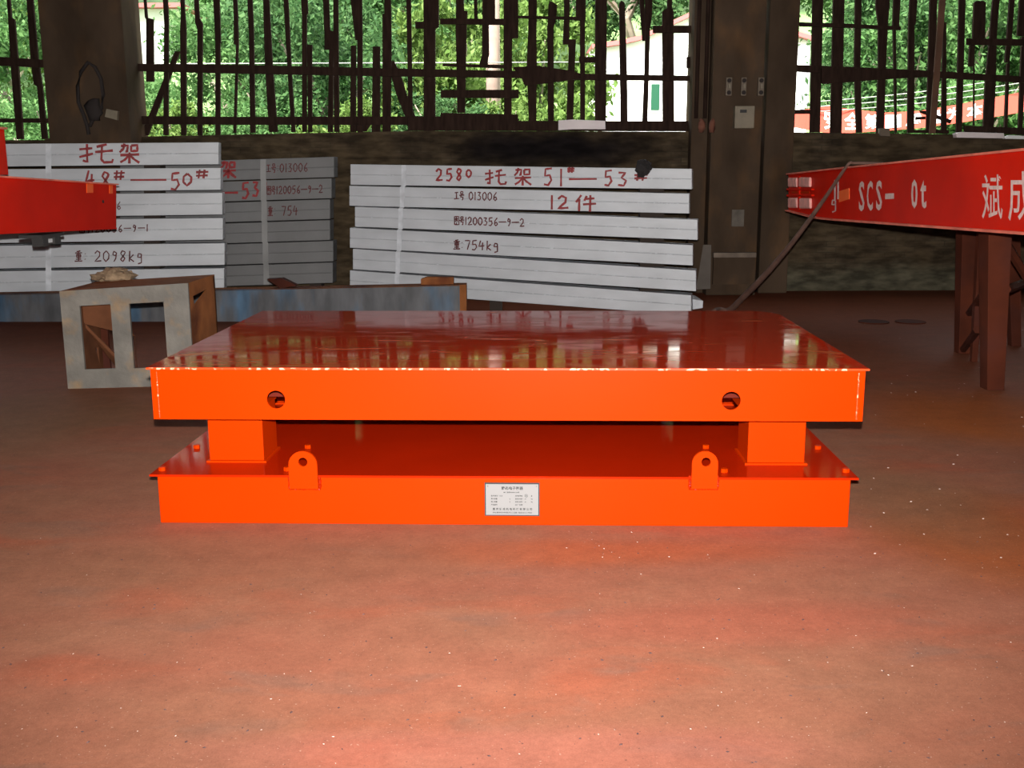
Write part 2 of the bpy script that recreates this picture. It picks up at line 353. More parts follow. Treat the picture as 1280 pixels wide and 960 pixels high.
# hand-drawn glyphs as strokes in a unit box
G = {
 '0': [[(.5, 1), (.15, .75), (.12, .3), (.45, 0), (.82, .3), (.85, .7), (.5, 1)]],
 '1': [[(.5, 1), (.48, 0)]],
 '2': [[(.1, .75), (.4, 1), (.75, .85), (.7, .5), (.1, .02), (.95, .08)]],
 '3': [[(.15, .95), (.75, .95), (.4, .6), (.8, .4), (.6, .05), (.1, .1)]],
 '4': [[(.35, 1), (.1, .4), (.9, .45)], [(.65, .8), (.6, 0)]],
 '5': [[(.85, 1), (.25, .95), (.2, .55), (.65, .6), (.8, .3), (.5, 0), (.1, .05)]],
 '6': [[(.75, 1), (.3, .6), (.2, .2), (.5, 0), (.8, .2), (.6, .45), (.25, .3)]],
 '7': [[(.1, .95), (.85, .95), (.45, 0)]],
 '8': [[(.8, .9), (.4, 1), (.2, .75), (.75, .3), (.5, 0), (.2, .2), (.75, .75), (.8, .9)]],
 '9': [[(.75, .8), (.4, .95), (.25, .65), (.6, .55), (.75, .8), (.65, .3), (.4, 0)]],
 '-': [[(.0, .5), (1., .52)]],
 '#': [[(.3, 1), (.2, 0)], [(.7, 1), (.6, 0)], [(0, .7), (1, .75)], [(0, .3), (.95, .35)]],
 ':': [[(.45, .75), (.55, .7)], [(.45, .25), (.55, .2)]],
 'k': [[(.3, 1), (.25, 0)], [(.8, .65), (.3, .3), (.85, 0)]],
 'g': [[(.75, .7), (.35, .75), (.25, .4), (.7, .4), (.75, .7), (.75, -.1), (.3, -.2)]],
 'tuo': [[(.02, .72), (.40, .78)], [(.24, 1), (.25, .05), (.12, .15)], [(.02, .32), (.42, .5)], [(.82, .98), (.52, .85)], [(.48, .58), (1., .66)], [(.68, .9), (.66, .2), (.74, .04), (.98, .06), (1., .22)]],
 'jia': [[(.08, .88), (.42, .9), (.38, .6), (.3, .62)], [(.25, 1), (.2, .75), (.02, .56)], [(.58, .9), (.58, .62), (.88, .64), (.88, .92), (.58, .9)],
         [(.05, .42), (.97, .46)], [(.5, .56), (.49, 0)], [(.46, .4), (.28, .2), (.05, .06)], [(.54, .4), (.72, .22), (.98, .04)]],
 'jian': [[(.28, 1), (.02, .55)], [(.18, .75), (.17, 0)], [(.55, .95), (.42, .65)], [(.48, .76), (.92, .8)], [(.36, .42), (1., .47)], [(.72, 1), (.7, -.04)]],
 'gong': [[(.15, .85), (.85, .9)], [(.5, .87), (.5, .15)], [(.02, .12), (1., .17)]],
 'hao': [[(.3, 1), (.3, .72), (.72, .74), (.72, 1), (.3, 1)], [(.02, .55), (1., .6)], [(.35, .55), (.3, .35), (.75, .36), (.68, .02), (.5, .02)]],
 'tu': [[(.08, 0), (.06, 1), (.95, 1), (.95, 0), (.08, .02)], [(.45, .9), (.25, .6)], [(.4, .8), (.7, .78), (.25, .4)], [(.4, .65), (.75, .42)], [(.45, .32), (.6, .25)], [(.4, .18), (.55, .1)]],
 'zhong': [[(.75, 1), (.25, .92)], [(.05, .8), (.97, .82)], [(.25, .68), (.25, .4), (.78, .4), (.78, .68), (.25, .68)], [(.25, .54), (.78, .54)], [(.5, .92), (.5, .04)], [(.15, .22), (.85, .24)], [(0, .04), (1, .06)]],
}
def write(mb, seq, T, wd):
    """seq: (glyph, a, b, width, height) on a surface; every stroke a flat painted ribbon"""
    for g, a, b, w_, h_ in seq:
        for st in G[g]:
            pts = []
            for i in range(len(st) - 1):
                for k in range(3): t = k / 3; pts.append((st[i][0] * (1 - t) + st[i + 1][0] * t, st[i][1] * (1 - t) + st[i + 1][1] * t))
            pts.append(st[-1]); P = [(a + x * w_, b + y * h_) for x, y in pts]
            L_, R_ = [], []
            for i, p in enumerate(P):
                q0 = P[max(i - 1, 0)]; q1 = P[min(i + 1, len(P) - 1)]; dx, dy = q1[0] - q0[0], q1[1] - q0[1]; l = math.hypot(dx, dy) or 1
                k = wd * .6 * random.uniform(.8, 1.2); nx, ny = -dy / l * k, dx / l * k
                L_.append((p[0] + nx, p[1] + ny)); R_.append((p[0] - nx, p[1] - ny))
            n = len(mb.v)
            for l, r in zip(L_, R_): mb.v += [tuple(T(*l)), tuple(T(*r))]
            for i in range(len(P) - 1): mb.f.append((n + 2 * i, n + 2 * i + 1, n + 2 * i + 3, n + 2 * i + 2))

# ================================================================== THE HALL
WY = 13.4
def S(o, kind='structure'): o['kind'] = kind; return o
S(MB().box(-10.5, 10.5, -8.5, WY + .3, -.2, 0).build('floor', M['floor']))
ZT = 4.35
mb = MB()
def seg(u0, u1, vs, top=None):   # low wall under a bay, up to the sill seen at pixel row vs
    a = at(u0, vs[0], WY); b = at(u1, vs[1], WY)
    mb.hexa([(a.x, WY, 0), (b.x, WY, 0), (b.x, WY, b.z), (a.x, WY, a.z), (a.x, WY + .24, 0), (b.x, WY + .24, 0), (b.x, WY + .24, b.z), (a.x, WY + .24, a.z)])
X = lambda u, v=165: at(u, v, WY).x
seg(-380, 56, (176, 175)); seg(56, 159, (173, 171)); seg(159, 505, (171, 164)); seg(505, 870, (163.5, 164.5)); seg(870, 962, (164, 164)); seg(962, 1660, (165, 174))
mb.box(-10.5, 10.5, WY, WY + .24, ZT, 6.6)
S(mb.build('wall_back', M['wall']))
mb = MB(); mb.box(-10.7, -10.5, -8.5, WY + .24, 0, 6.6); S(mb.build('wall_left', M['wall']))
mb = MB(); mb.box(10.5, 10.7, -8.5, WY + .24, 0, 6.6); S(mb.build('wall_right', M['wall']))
mb = MB(); mb.box(-10.5, -2, -8.7, -8.5, 0, 6.6); mb.box(2, 10.5, -8.7, -8.5, 0, 6.6); mb.box(-2, 2, -8.7, -8.5, 3.6, 6.6)  # unseen wall behind the camera; its opening is added for fill daylight
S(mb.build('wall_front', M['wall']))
S(MB().box(-10.7, 10.7, -8.7, WY + .6, 6.6, 6.8).build('ceiling', M['roofing']))

# columns (real vertical piers standing proud of the wall)
def pier(name, u0, u1, y0, y1, vref, m, z1=6.55):
    a, b = at(u0, vref, y0).x, at(u1, vref, y0).x
    return S(MB().box(a, b, y0, y1, 0, z1).build(name, m, bevel=.012)), a, b
pier('column', 57, 159.5, 13.0, WY + .24, 120, M['column'])
pcol, cx0, cx1 = pier('column', 891, 955, 12.95, WY - .002, 100, M['column'])
pier('column', 866, 891, 13.2, WY + .24, 100, M['column'])
pier('column', 960.5, 998, 13.15, WY + .24, 60, M['column'])
for u0, u1 in ((-330, -300), (1500, 1590)):
    pier('column', u0, u1, 13.0, WY + .24, 100, M['column'])

# ------------------------------------------------------------------ broken timber lattices in the window bays
YR, YS, YB = 13.44, 13.485, 13.53
def piece(win, name, pts, Y, th=.04):
    """pts: outline in photo pixels taken at depth Y, extruded to a real thickness"""
    f = []
    for (u, v) in pts:
        if v <= 0:
            p = at(u, 0, Y); p = Vector((p.x, Y, ZT - .004 if v > -50 else p.z))
        else: p = at(u, v, Y)
        f.append(p)
    return MB().prism(f, [(p[0], Y + th, p[2]) for p in f]).build(name, M['timber'], win)
def slat(win, st, Y=YS, name='slat', th=.036):   # st: (v, left, right) stations from the top down
    st = [(-1 if v == 0 else v, l, r) for v, l, r in st]
    L_ = [(l, v) for v, l, r in st]; R_ = [(r, v) for v, l, r in st]
    return piece(win, name, L_ + R_[::-1], Y, th)
def rail(win, top, bot, name='rail'): return piece(win, name, top + bot[::-1], YR, .036)
def window(n, u0, u1, vs):
    a = at(u0, vs, WY + .05); b = at(u1, vs, WY + .05)
    win = thing('window_%d' % n, ((a.x + b.x) / 2, WY + .05, a.z), kind='structure'); return win
W1 = window(1, 0, 54, 175)
slat(W1, [(0, 9.5, 13), (22, 10, 14), (24, 10, 18), (80, 13, 22.5), (174, 20.5, 29)])
slat(W1, [(0, 35, 41), (74, 38, 47.5), (105, 42, 52), (108, 46, 52.5), (174, 52, 59)])
for x in (-22, -48, -75, -104, -130, -160, -190, -215, -245, -270):
    slat(W1, [(0, x - 12, x - 5), (174, x, x + 7)])
rail(W1, [(-300, 69), (0, 71), (55, 74.5)], [(-300, 80), (0, 82), (55, 84.5)])
rail(W1, [(-300, 146), (0, 148), (60, 148)], [(-300, 152), (0, 153), (60, 153.5)])
W2 = window(2, 160, 862, 165)
slat(W2, [(2, 164, 167), (4, 163, 168), (80, 165.5, 172.5), (171, 168, 175.5)])
slat(W2, [(0, 179, 182), (22, 181, 184), (24, 182.5, 191.5), (102, 182.5, 192)])
slat(W2, [(0, 204, 211), (26, 205, 210.5), (169, 204, 210)])
slat(W2, [(0, 225, 229.5), (15, 226, 231), (36, 225, 232.5), (169, 226, 232.5)])
slat(W2, [(0, 243, 248), (22, 243.5, 249), (29, 244, 253), (36, 246.5, 253), (169, 246.5, 252.5)])
slat(W2, [(0, 267, 276), (53, 269, 275.8), (54, 269, 275), (169, 269, 275)])
slat(W2, [(0, 291, 296), (17, 292, 297), (55, 292, 298), (56, 295, 298), (166, 291.5, 294.8)])
slat(W2, [(0, 309.5, 316), (40, 311, 317), (166, 312.5, 319)])
slat(W2, [(0, 330.5, 336), (81, 331, 340.5), (165, 336, 347)])
slat(W2, [(0, 353, 359.5), (15, 355, 361), (82, 359, 364), (165, 364, 369)])
slat(W2, [(0, 376, 384), (17, 377, 385), (18, 377.5, 383.4), (165, 377.5, 383.2)])
slat(W2, [(56, 383.8, 390), (165, 385, 390)], YB)
slat(W2, [(0, 404, 411), (38, 405, 412.5), (39, 405.5, 417), (62, 405.5, 417)])
slat(W2, [(50, 411.5, 417), (165, 409.5, 416)], YB)
slat(W2, [(0, 419, 425), (165, 417.5, 424)])
slat(W2, [(0, 431, 439), (50, 444, 452)], YB, 'brace')
slat(W2, [(0, 448, 454.3), (50, 446.5, 453), (165, 447, 453)])
slat(W2, [(57, 438.5, 445), (165, 437.5, 444.8)])
piece(W2, 'brace', [(438, 154), (463, 156), (458, 164), (438, 164)], YB)
slat(W2, [(58, 466, 475), (165, 464.5, 475)])
slat(W2, [(0, 481, 489), (17, 480.5, 489), (18, 478, 489), (60, 478, 489.3), (165, 478, 488.3)])
slat(W2, [(76, 488, 492.5), (95, 489, 501.5), (117, 495, 508), (145, 506, 519), (163, 511, 523)], YB, 'brace')
slat(W2, [(0, 508, 514.2), (88, 509.5, 515), (150, 510, 516)])
slat(W2, [(0, 529.5, 549), (33, 529.5, 548.5), (36, 529.5, 544), (165, 529.5, 544)], YS, 'mullion', .07)
rail(W2, [(519, 27), (530, 27)], [(519, 35.5), (530, 35.5)], 'stub')
slat(W2, [(0, 570, 580), (13, 570, 580), (14, 570, 584.5), (30, 569.5, 583.5), (141, 571.5, 581.3)])
slat(W2, [(0, 592.5, 597), (24, 592.5, 597)])
slat(W2, [(0, 603, 619), (23, 603, 619), (30, 602.5, 611), (68, 602.5, 611.5), (74, 601, 610), (81, 599, 610)])
slat(W2, [(0, 629.5, 647.8), (47.5, 629.5, 648), (48, 629.5, 640.3), (83, 629.5, 640), (143, 630, 639.5)])
slat(W2, [(0, 660, 672.5), (21, 660.5, 671), (45, 660, 670.5), (65, 659, 671), (84, 658.5, 671), (152, 661, 670.5)])
slat(W2, [(2, 687, 690), (6, 685.5, 696.5), (22, 685, 695.5), (35, 684, 692), (152, 685, 692.5)])
slat(W2, [(0, 705, 712.5), (22, 705, 712), (54, 703.5, 711.8), (55.5, 703.5, 711.8)])
slat(W2, [(49, 708, 720), (60, 711, 719.5), (90, 710, 718.5), (152, 708, 716.3)], YB)
slat(W2, [(0, 719, 732), (24, 720, 732), (26, 725, 731.3), (152, 725.5, 731.3)])
rail(W2, [(724, 71), (746, 71)], [(724, 78), (746, 78)], 'stub')
slat(W2, [(0, 744, 758.3), (70, 744, 758.3), (152, 744, 757.5)], YS, 'mullion', .07)
slat(W2, [(1, 776, 778), (4, 774, 781), (92, 775, 784), (152, 776, 784.7)])
slat(W2, [(0, 792.5, 799), (51, 803, 808)], YB, 'brace')
slat(W2, [(0, 807.5, 815.8), (20, 806, 815), (38, 807, 812.5), (92, 805.5, 811.3), (152, 803, 809.5)])
slat(W2, [(0, 834, 840), (10, 834, 840), (14, 828, 842), (152, 828.5, 843)])
rail(W2, [(816.5, 32), (864, 32)], [(816.5, 41), (864, 41)])
rail(W2, [(858.5, 71), (866, 71)], [(858.5, 85), (866, 85)], 'stub')
slat(W2, [(64, 218.5, 225), (169, 176, 185)], YB, 'brace')
rail(W2, [(159, 79.5), (300, 81), (470, 85), (640, 88.5), (728, 92), (866, 94.5)], [(159, 88.5), (300, 92), (470, 95), (640, 97.3), (728, 100), (866, 101.2)])
piece(W2, 'splice_board', [(641, 84), (671, 82), (712, 88), (726, 92), (726, 98), (710, 100.5), (660, 107), (655, 105.5), (652, 97)], YR - .045, .04)
rail(W2, [(159, 145), (300, 146), (509.5, 145.5)], [(159, 155), (300, 156), (509.5, 156)])
rail(W2, [(159, 129), (168.5, 129)], [(159, 135), (168.5, 135)], 'stub')
rail(W2, [(550, 23), (632, 23.5)], [(550, 30), (632, 31)])
rail(W2, [(646, 19.5), (727, 21)], [(646, 22.5), (727, 25)])
rail(W2, [(553, 79.5), (634, 81)], [(553, 82.5), (634, 85.5)])
rail(W2, [(551, 112.5), (648.5, 112)], [(551, 122), (648.5, 122.8)], 'board')
piece(W2, 'sill_board', [(510, 145), (550, 145.5), (551, 141), (647.5, 143), (648, 151), (868, 151.3), (868, 164.2), (510, 163.2)], YR, .036)
W3 = window(3, 955, 961, 165)
slat(W3, [(0, 952, 957), (30, 951, 963), (50, 951, 962)]); rail(W3, [(945, 30), (965, 30)], [(945, 51), (965, 51)]); rail(W3, [(945, 85), (965, 85)], [(945, 88.5), (965, 88.5)])
rail(W3, [(945, 93), (965, 93)], [(945, 165), (965, 165)], 'board')
W4 = window(4, 996, 1280, 168)
slat(W4, [(0, 1013.5, 1027), (165.5, 1012.5, 1025)])
slat(W4, [(0, 1039, 1053), (166, 1038, 1052)])
slat(W4, [(0, 1065.5, 1074), (85, 1068, 1075.5), (166, 1070.5, 1078)])
slat(W4, [(0, 1094, 1111), (8, 1095, 1112), (30, 1098, 1110), (85, 1098, 1107.5), (167, 1095.5, 1105)])
slat(W4, [(0, 1115, 1124.5), (33, 1116, 1124), (36, 1116.5, 1120), (166, 1119, 1121.4)])
slat(W4, [(0, 1136, 1145.5), (30, 1136, 1145), (31, 1136, 1143.2), (166, 1134.5, 1143)])
slat(W4, [(0, 1159, 1167.5), (166, 1158, 1167.5)])
piece(W4, 'pole', [(1175, -1), (1182.5, -1), (1169.5, 167), (1162, 167)], YR - .045, .03).data.materials[0] = M['timber_pole']
slat(W4, [(28, 1179, 1183), (166, 1177, 1183.5)], YS)
slat(W4, [(0, 1194.5, 1203), (167, 1195.5, 1202.5)])
slat(W4, [(1, 1221, 1229), (3, 1218, 1232.5), (48, 1216, 1231.5), (49, 1213, 1219), (83, 1211, 1218)])
slat(W4, [(83, 1217, 1218.6), (157, 1216.5, 1218.3)], YS, 'rod', .02)
slat(W4, [(0, 1243, 1250.5), (19, 1239.5, 1248), (48, 1237.5, 1246), (101, 1232, 1245), (165, 1229, 1242)])
slat(W4, [(0, 1261, 1268), (47, 1259, 1265), (78, 1256.5, 1262)])
slat(W4, [(79, 1259, 1262.3), (165, 1255.5, 1259.3)], YB)
slat(W4, [(0, 1273.5, 1283), (45, 1272, 1282)])
slat(W4, [(46, 1277.5, 1284), (165, 1273, 1278)], YB)
for x in range(1304, 1500, 25): slat(W4, [(0, x, x + 9), (170, x - 14, x - 4)])
rail(W4, [(990, 27.5), (1060, 29.5), (1126, 33)], [(990, 32.5), (1060, 34.5), (1126, 37.5)])
rail(W4, [(1209, 48), (1500, 52)], [(1209, 56), (1500, 60)])
rail(W4, [(985, 80.5), (1060, 83.5), (1160, 88), (1280, 95.5), (1500, 100)], [(985, 89), (1028, 91), (1160, 96.5), (1280, 103.5), (1500, 110)])
piece(W4, 'splice_board', [(1027, 85), (1107, 87), (1160, 90), (1160, 96), (1107, 99), (1030, 105), (1027.5, 104)], YR - .045, .04)
rail(W4, [(985, 137), (1014, 137)], [(985, 142.3), (1014, 142.3)])
rail(W4, [(1206, 157), (1280, 160), (1500, 162)], [(1206, 166), (1280, 168.5), (1500, 171)], 'sill_board')
rail(W4, [(1144, 162.5), (1186, 162.5)], [(1144, 166), (1186, 167)], 'board')
piece(W4, 'stick', [(1150, 138), (1157, 138.5), (1190, 150), (1188, 154.5), (1182, 152), (1151, 141)], YB, .03)
piece(W4, 'stick', [(1145, 146), (1157, 145.5), (1157, 149), (1145, 150)], YB, .03)

# things on the sills
def box_thing(name, u0, u1, v0, v1, Y, th, m, label, cat, dz=0.):
    a = at(u0, v1, Y); b = at(u1, v0, Y); r = thing(name, ((a.x + b.x) / 2, Y + th / 2, a.z), label, cat)
    return r, a, b
def solid(name, pts, Y, th, m, label, cat, bevel=.004):
    f = [at(u, v, Y) for u, v in pts]
    o = MB().prism(f, [(p.x, Y + th, p.z) for p in f]).build(name, m, bevel=bevel); return tag(o, label, cat)
solid('foam_block', [(698, 150.5), (716, 149.5), (756.5, 151), (757, 161.5), (716, 161.5), (698, 162.8)], WY - .02, .055, M['white'], 'pinkish white block lying on the sill of the middle window', 'block')
solid('white_plank', [(1195, 166.5), (1202, 165), (1255, 166.5), (1256, 173), (1196, 172)], WY - .12, .11, M['white'], 'white plank resting on the right window sill', 'plank')
solid('rag_bundle', [(1257, 171), (1262, 169), (1275, 169.5), (1290, 171), (1290, 174), (1257, 173.5)], WY - .1, .08, M['whiteout'], 'pale rag lying on the sill right of the white plank', 'rag')
solid('brown_block', [(1100, 160.5), (1112, 160), (1113, 170.5), (1100.5, 170)], WY - .06, .09, M['switch'], 'small brown wooden block on the right window sill', 'block')

# ------------------------------------------------------------------ on the columns
CY = 12.95
def on_col(u0, u1, v0, v1, Y=CY): a = at(u0, v1, Y); b = at(u1, v0, Y); return a, b
for i, (u0, u1, lab) in enumerate(((906, 914.5, 'dusty knife switch, leftmost of three on the right column'), (925, 932.5, 'dusty knife switch, middle one of three on the right column'), (946, 954.5, 'dusty knife switch, rightmost of three on the right column'))):
    a, b = on_col(u0, u1, 97, 120); r = thing('knife_switch', ((a.x + b.x) / 2, CY, a.z), lab, 'switch', 'knife switches on the column')
    MB().box(a.x, b.x, CY - .05, CY, a.z, b.z).build('base', M['switch'], r, bevel=.006)
    cx = (a.x + b.x) / 2; h = b.z - a.z
    for k in (.17, .82): MB().tube([(cx, CY - .052, a.z + h * k), (cx, CY - .062, a.z + h * k)], .026, 10).build('fuse_socket', M['hole'], r)
    MB().box(cx - .012, cx + .012, CY - .075, CY - .05, a.z + h * .4, a.z + h * .62).build('handle', M['cabinet'], r)
a, b = on_col(915.5, 941, 133, 161); r = thing('meter_cabinet', ((a.x + b.x) / 2, CY, a.z), 'cream electrical box with a dark label window under the switches', 'cabinet')
MB().box(a.x, b.x, CY - .12, CY, a.z, b.z).build('body', M['cabinet'], r, bevel=.008)
d = MB().box(a.x + .02, b.x - .02, CY - .13, CY - .12, a.z + .02, b.z - .02).build('door', M['cabinet'], r)
p0 = at(925, 141, CY - .13); p1 = at(933.5, 137, CY - .13); MB().box(p0.x, p1.x, CY - .134, CY - .13, p0.z, p1.z).build('label_window', M['ink'], d)
for u, lab in ((870, 'conduit pipe left of the right column, left one'), (881, 'conduit pipe left of the right column, right one')):
    a = at(u, 148, 13.17); tag(MB().tube([(a.x, 13.17, a.z), (a.x, 13.17, 4.6)], .025, 8).build('conduit', M['timber'], smooth=True), lab, 'pipe')
for i, (u0, u1) in enumerate(((873, 882), (886, 893.5))):
    a = at((u0 + u1) / 2, 157, 13.12 - .24 * i); tag(MB().lump((a.x, a.y, a.z), ((u1 - u0) * .005, .05, .085), i + 3).build('cloth_bundle', M['glove'], smooth=True), ('left' if i == 0 else 'right') + ' one of two orange brown cloth bundles hung by the right column', 'cloth')
# items at the column's foot
a = at(884, 362, 12.7); b = at(874, 304, 12.85)
tag(MB().hexa([at(870, 362, 12.65), at(888, 361, 12.65), at(889, 306, 12.86), at(879, 306, 12.86), at(870, 362, 12.68), at(888, 361, 12.68), at(889, 306, 12.89), at(879, 306, 12.89)]).build('leaning_board', mat('grey_board', (.11, .09, .075), .8, var=.2)), 'grey board leaning at the foot of the right column', 'board')
r = thing('wall_panel', at(915, 350, 12.94), 'dusty framed panel on the lower face of the right column', 'panel')
a, b = on_col(890, 943, 316, 355); MB().box(a.x, b.x, 12.90, 12.948, a.z, b.z).build('board', M['column'], r)
a, b = on_col(890, 943, 315, 321); MB().box(a.x, b.x, 12.84, 12.948, a.z, b.z).build('ledge', mat('dusty_ledge', (.16, .12, .09), .8, var=.3, vscale=8.), r)
a, b = on_col(914, 930, 262, 283); MB().box(a.x, b.x, 12.93, 12.948, a.z, b.z).build('notice', mat('faded_notice', (.12, .10, .08), .8, var=.3, vscale=8.), r)
# rope loop and sign on the left column
r = thing('rope_loop', at(112, 160, 12.97), 'dark rope hanging in a loop on the left column', 'rope')
pts = [at(u, v, 12.955) for u, v in ((111, 168), (109, 158), (105, 145), (98, 128), (97, 108), (101, 90), (110, 78), (119, 84), (126, 98), (129, 118), (127, 135), (117, 148), (112, 158))]
MB().tube(pts, .022, 6).build('loop', M['rope'], r, smooth=True)
a = at(119, 150, 12.95); MB().lump((a.x, 12.93, a.z + .12), (.11, .05, .13), 5).build('knot', M['rope'], r, smooth=True)
p = [at(u, v, 12.93) for u, v in ((133, 136), (147, 139), (146, 150), (131, 146))]
tag(MB().prism(p, [(q.x, 12.99, q.z) for q in p]).build('sign_plate', M['cabinet']), 'small tilted tan plate on the left column', 'plate')

# ================================================================== GALVANISED BEAM STACKS
def beam_stack(rows, yl, yr, th, m, labels, group, texts, base_m, weld=True):
    out = []
    for i, (ul, tl, bl, ur, tr, br) in enumerate(rows):
        A, B, C, D = at(ul, bl, yl), at(ur, br, yr), at(ur, tr, yr), at(ul, tl, yl)
        back = Vector((-(B - A).y, (B - A).x, 0)).normalized() * th
        mid = lambda p, q, t: p * (1 - t) + q * t
        base = (A + B) / 2 + back / 2
        r = thing('steel_beam', base, labels[i], 'beam', group)
        rt, up = (B - A), (D - A)
        for t0, t1 in ((0, .488), (.512, 1)):
            q = [mid(A, D, t0), mid(B, C, t0), mid(B, C, t1), mid(A, D, t1)]
            MB().hexa(q + [x + back for x in q]).build('channel_section', m, r, bevel=.004)
        q = [mid(A, D, .49) + back * .06, mid(B, C, .49) + back * .06, mid(B, C, .51) + back * .06, mid(A, D, .51) + back * .06]
        MB().hexa(q + [x + back * .88 for x in q]).build('web', m, r)
        nrm = -back.normalized()
        def T(u, v, off=.007, A=A, B=B, C=C, D=D, ul=ul, ur=ur, tl=tl, bl=bl, tr=tr, br=br, nrm=nrm):
            s = (u - ul) / (ur - ul); t0 = tl + (tr - tl) * s; b0 = bl + (br - bl) * s; k = (b0 - v) / (b0 - t0)
            return mid(mid(A, B, s), mid(D, C, s), k) + nrm * off
        if weld:   # ragged weld bead along the joint
            wb = MB(); rr = random.Random(i + int(ul) * 7)
            for k in range(46):
                s = rr.random() ** .7; u = ul + (ur - ul) * (.02 + .96 * s); tm = (tl + bl) / 2 + ((tr + br) - (tl + bl)) / 2 * (u - ul) / (ur - ul)
                c = T(u, tm + rr.uniform(-.3, .3), .0); wb.lump(c, (.012 * rr.uniform(.5, 1.6), .004, .004), k, 5, .3)
            wo = wb.build('weld_bead', M['galv_edge'], r); wo['kind'] = 'stuff'
        for (seq, wd, mt) in texts.get(i, []):
            if wd > 1.9:
                for q_ in seq: t = MB(); write(t, [q_], T, wd); t.build('character', mt, r)
            else: t = MB(); write(t, seq, T, wd); t.build('lettering', mt, r)['kind'] = 'stuff'
        out.append((r, T, nrm))
    return out
def seqof(items, a, b, w_, h_, gap, slope=0.):
    """left to right handwriting in photo pixels: b is the bottom row (v grows downwards)"""
    o = []; x = a
    for g in items:
        if g == ' ': x += w_ * .8; continue
        ww = w_ * (1.5 if g == '-' else .55 if g in ('1', ':') else 1)
        o.append((g, x, b + slope * (x - a), ww, -h_)); x += ww + gap
    return o
def strap(T_list, u_of, w_px, m, nrm_off, label, group, name='steel_strap'): pass

Lrows = [(-80, 180.5, 209, 273.3, 177.9, 205.4), (-80, 212, 241, 275.8, 209.8, 237.3), (-80, 244, 273, 278, 240.9, 268.2), (-80, 276, 305, 278.6, 272.3, 299.6), (-80, 308, 337, 280.8, 303.9, 331.2), (-80, 340, 369, 280.2, 335.2, 362)]
Lt = {0: [([('tuo', 95, 204, 43, -24), ('jia', 146, 204.5, 26, -25)], 2.6, M['markred'])],
      1: [([('4', 103, 235, 13, -22), ('8', 122, 236, 13, -21), ('#', 139, 225, 14, -12), ('-', 160, 232, 46, -14), ('5', 210, 237, 15, -21), ('0', 226, 232, 14, -15), ('#', 244, 223, 16, -11)], 2.3, M['markred'])],
      2: [(seqof(['gong', 'hao', ':', '0', '1', '3', '0', '0', '6'], 92, 262, 6, 10, 1), 1.1, M['markdark'])],
      3: [(seqof(['tu', 'hao', '1', '2', '0', '0', '5', '6', '-', '9', '-', '1'], 96, 291, 6.2, 9, 1.1, -.02), 1.2, M['markdark'])],
      4: [(seqof(['zhong', ':', ' ', '2', '0', '9', '8', 'k', 'g'], 90, 327, 9.5, 13.5, 1.0), 1.3, M['markdark'])]}
Lstack = beam_stack(Lrows, 11.05, 11.5, .24, M['galv'],
    ['topmost galvanised beam of the left stack, two large red characters on it', 'galvanised beam of the left stack with red numbers 48# to 50#', 'third galvanised beam from the top of the left stack, partly behind the red girder',
     'fourth galvanised beam from the top of the left stack, small number ending in 1', 'fifth galvanised beam of the left stack with black handwriting ending in kg', 'lowest galvanised beam of the left stack, behind the rusty crate'],
    'galvanised beams of the left stack', Lt, None)
Mrows = []
for i, (tr, br, ur) in enumerate(((196, 221.5, 417.5), (222.7, 247.8, 414.5), (249, 273.7, 412.5), (275, 300, 412.5), (301, 326.8, 416.5), (328, 353.5, 416))):
    Mrows.append((150, tr + 8.5 + i * .1, br + 8.0 + i * .1, ur, tr, br))
Mt = {0: [([('jia', 276, 223, 20, -22)], 2.6, M['markred']), (seqof(['gong', 'hao', ':', '0', '1', '3', '0', '0', '6'], 333, 216, 6, 11, .5, -.03), 1.0, M['markdark'])],
      1: [([('-', 278, 247, 20, -12), ('5', 302, 248, 11, -20), ('3', 315, 246, 10, -19), ('#', 328, 235, 6, -8)], 2.4, M['markred']), (seqof(['tu', 'hao', '1', '2', '0', '0', '5', '6', '-', '9', '-', '2'], 334, 243, 5.3, 10, .3, -.03), 1.1, M['markdark'])],
      2: [(seqof(['zhong', ':', ' ', '7', '5', '4'], 335, 270, 6.5, 12, .8, -.03), 1.1, M['markdark'])]}
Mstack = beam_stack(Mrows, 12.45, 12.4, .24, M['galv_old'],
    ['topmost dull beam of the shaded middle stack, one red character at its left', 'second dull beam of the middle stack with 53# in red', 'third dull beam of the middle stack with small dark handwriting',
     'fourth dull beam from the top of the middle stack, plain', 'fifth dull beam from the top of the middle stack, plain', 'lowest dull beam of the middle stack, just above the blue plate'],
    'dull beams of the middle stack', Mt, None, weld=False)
Rrows = [(438, 205.4, 231, 864.8, 211, 236.6), (436.6, 232.2, 257.2, 861.5, 242, 267), (443.6, 258.3, 283.3, 872, 274.5, 300), (437.3, 284.7, 309.7, 866, 306.4, 332), (441, 311, 336.5, 870, 338, 364.2), (437.3, 338, 363, 864, 369, 394)]
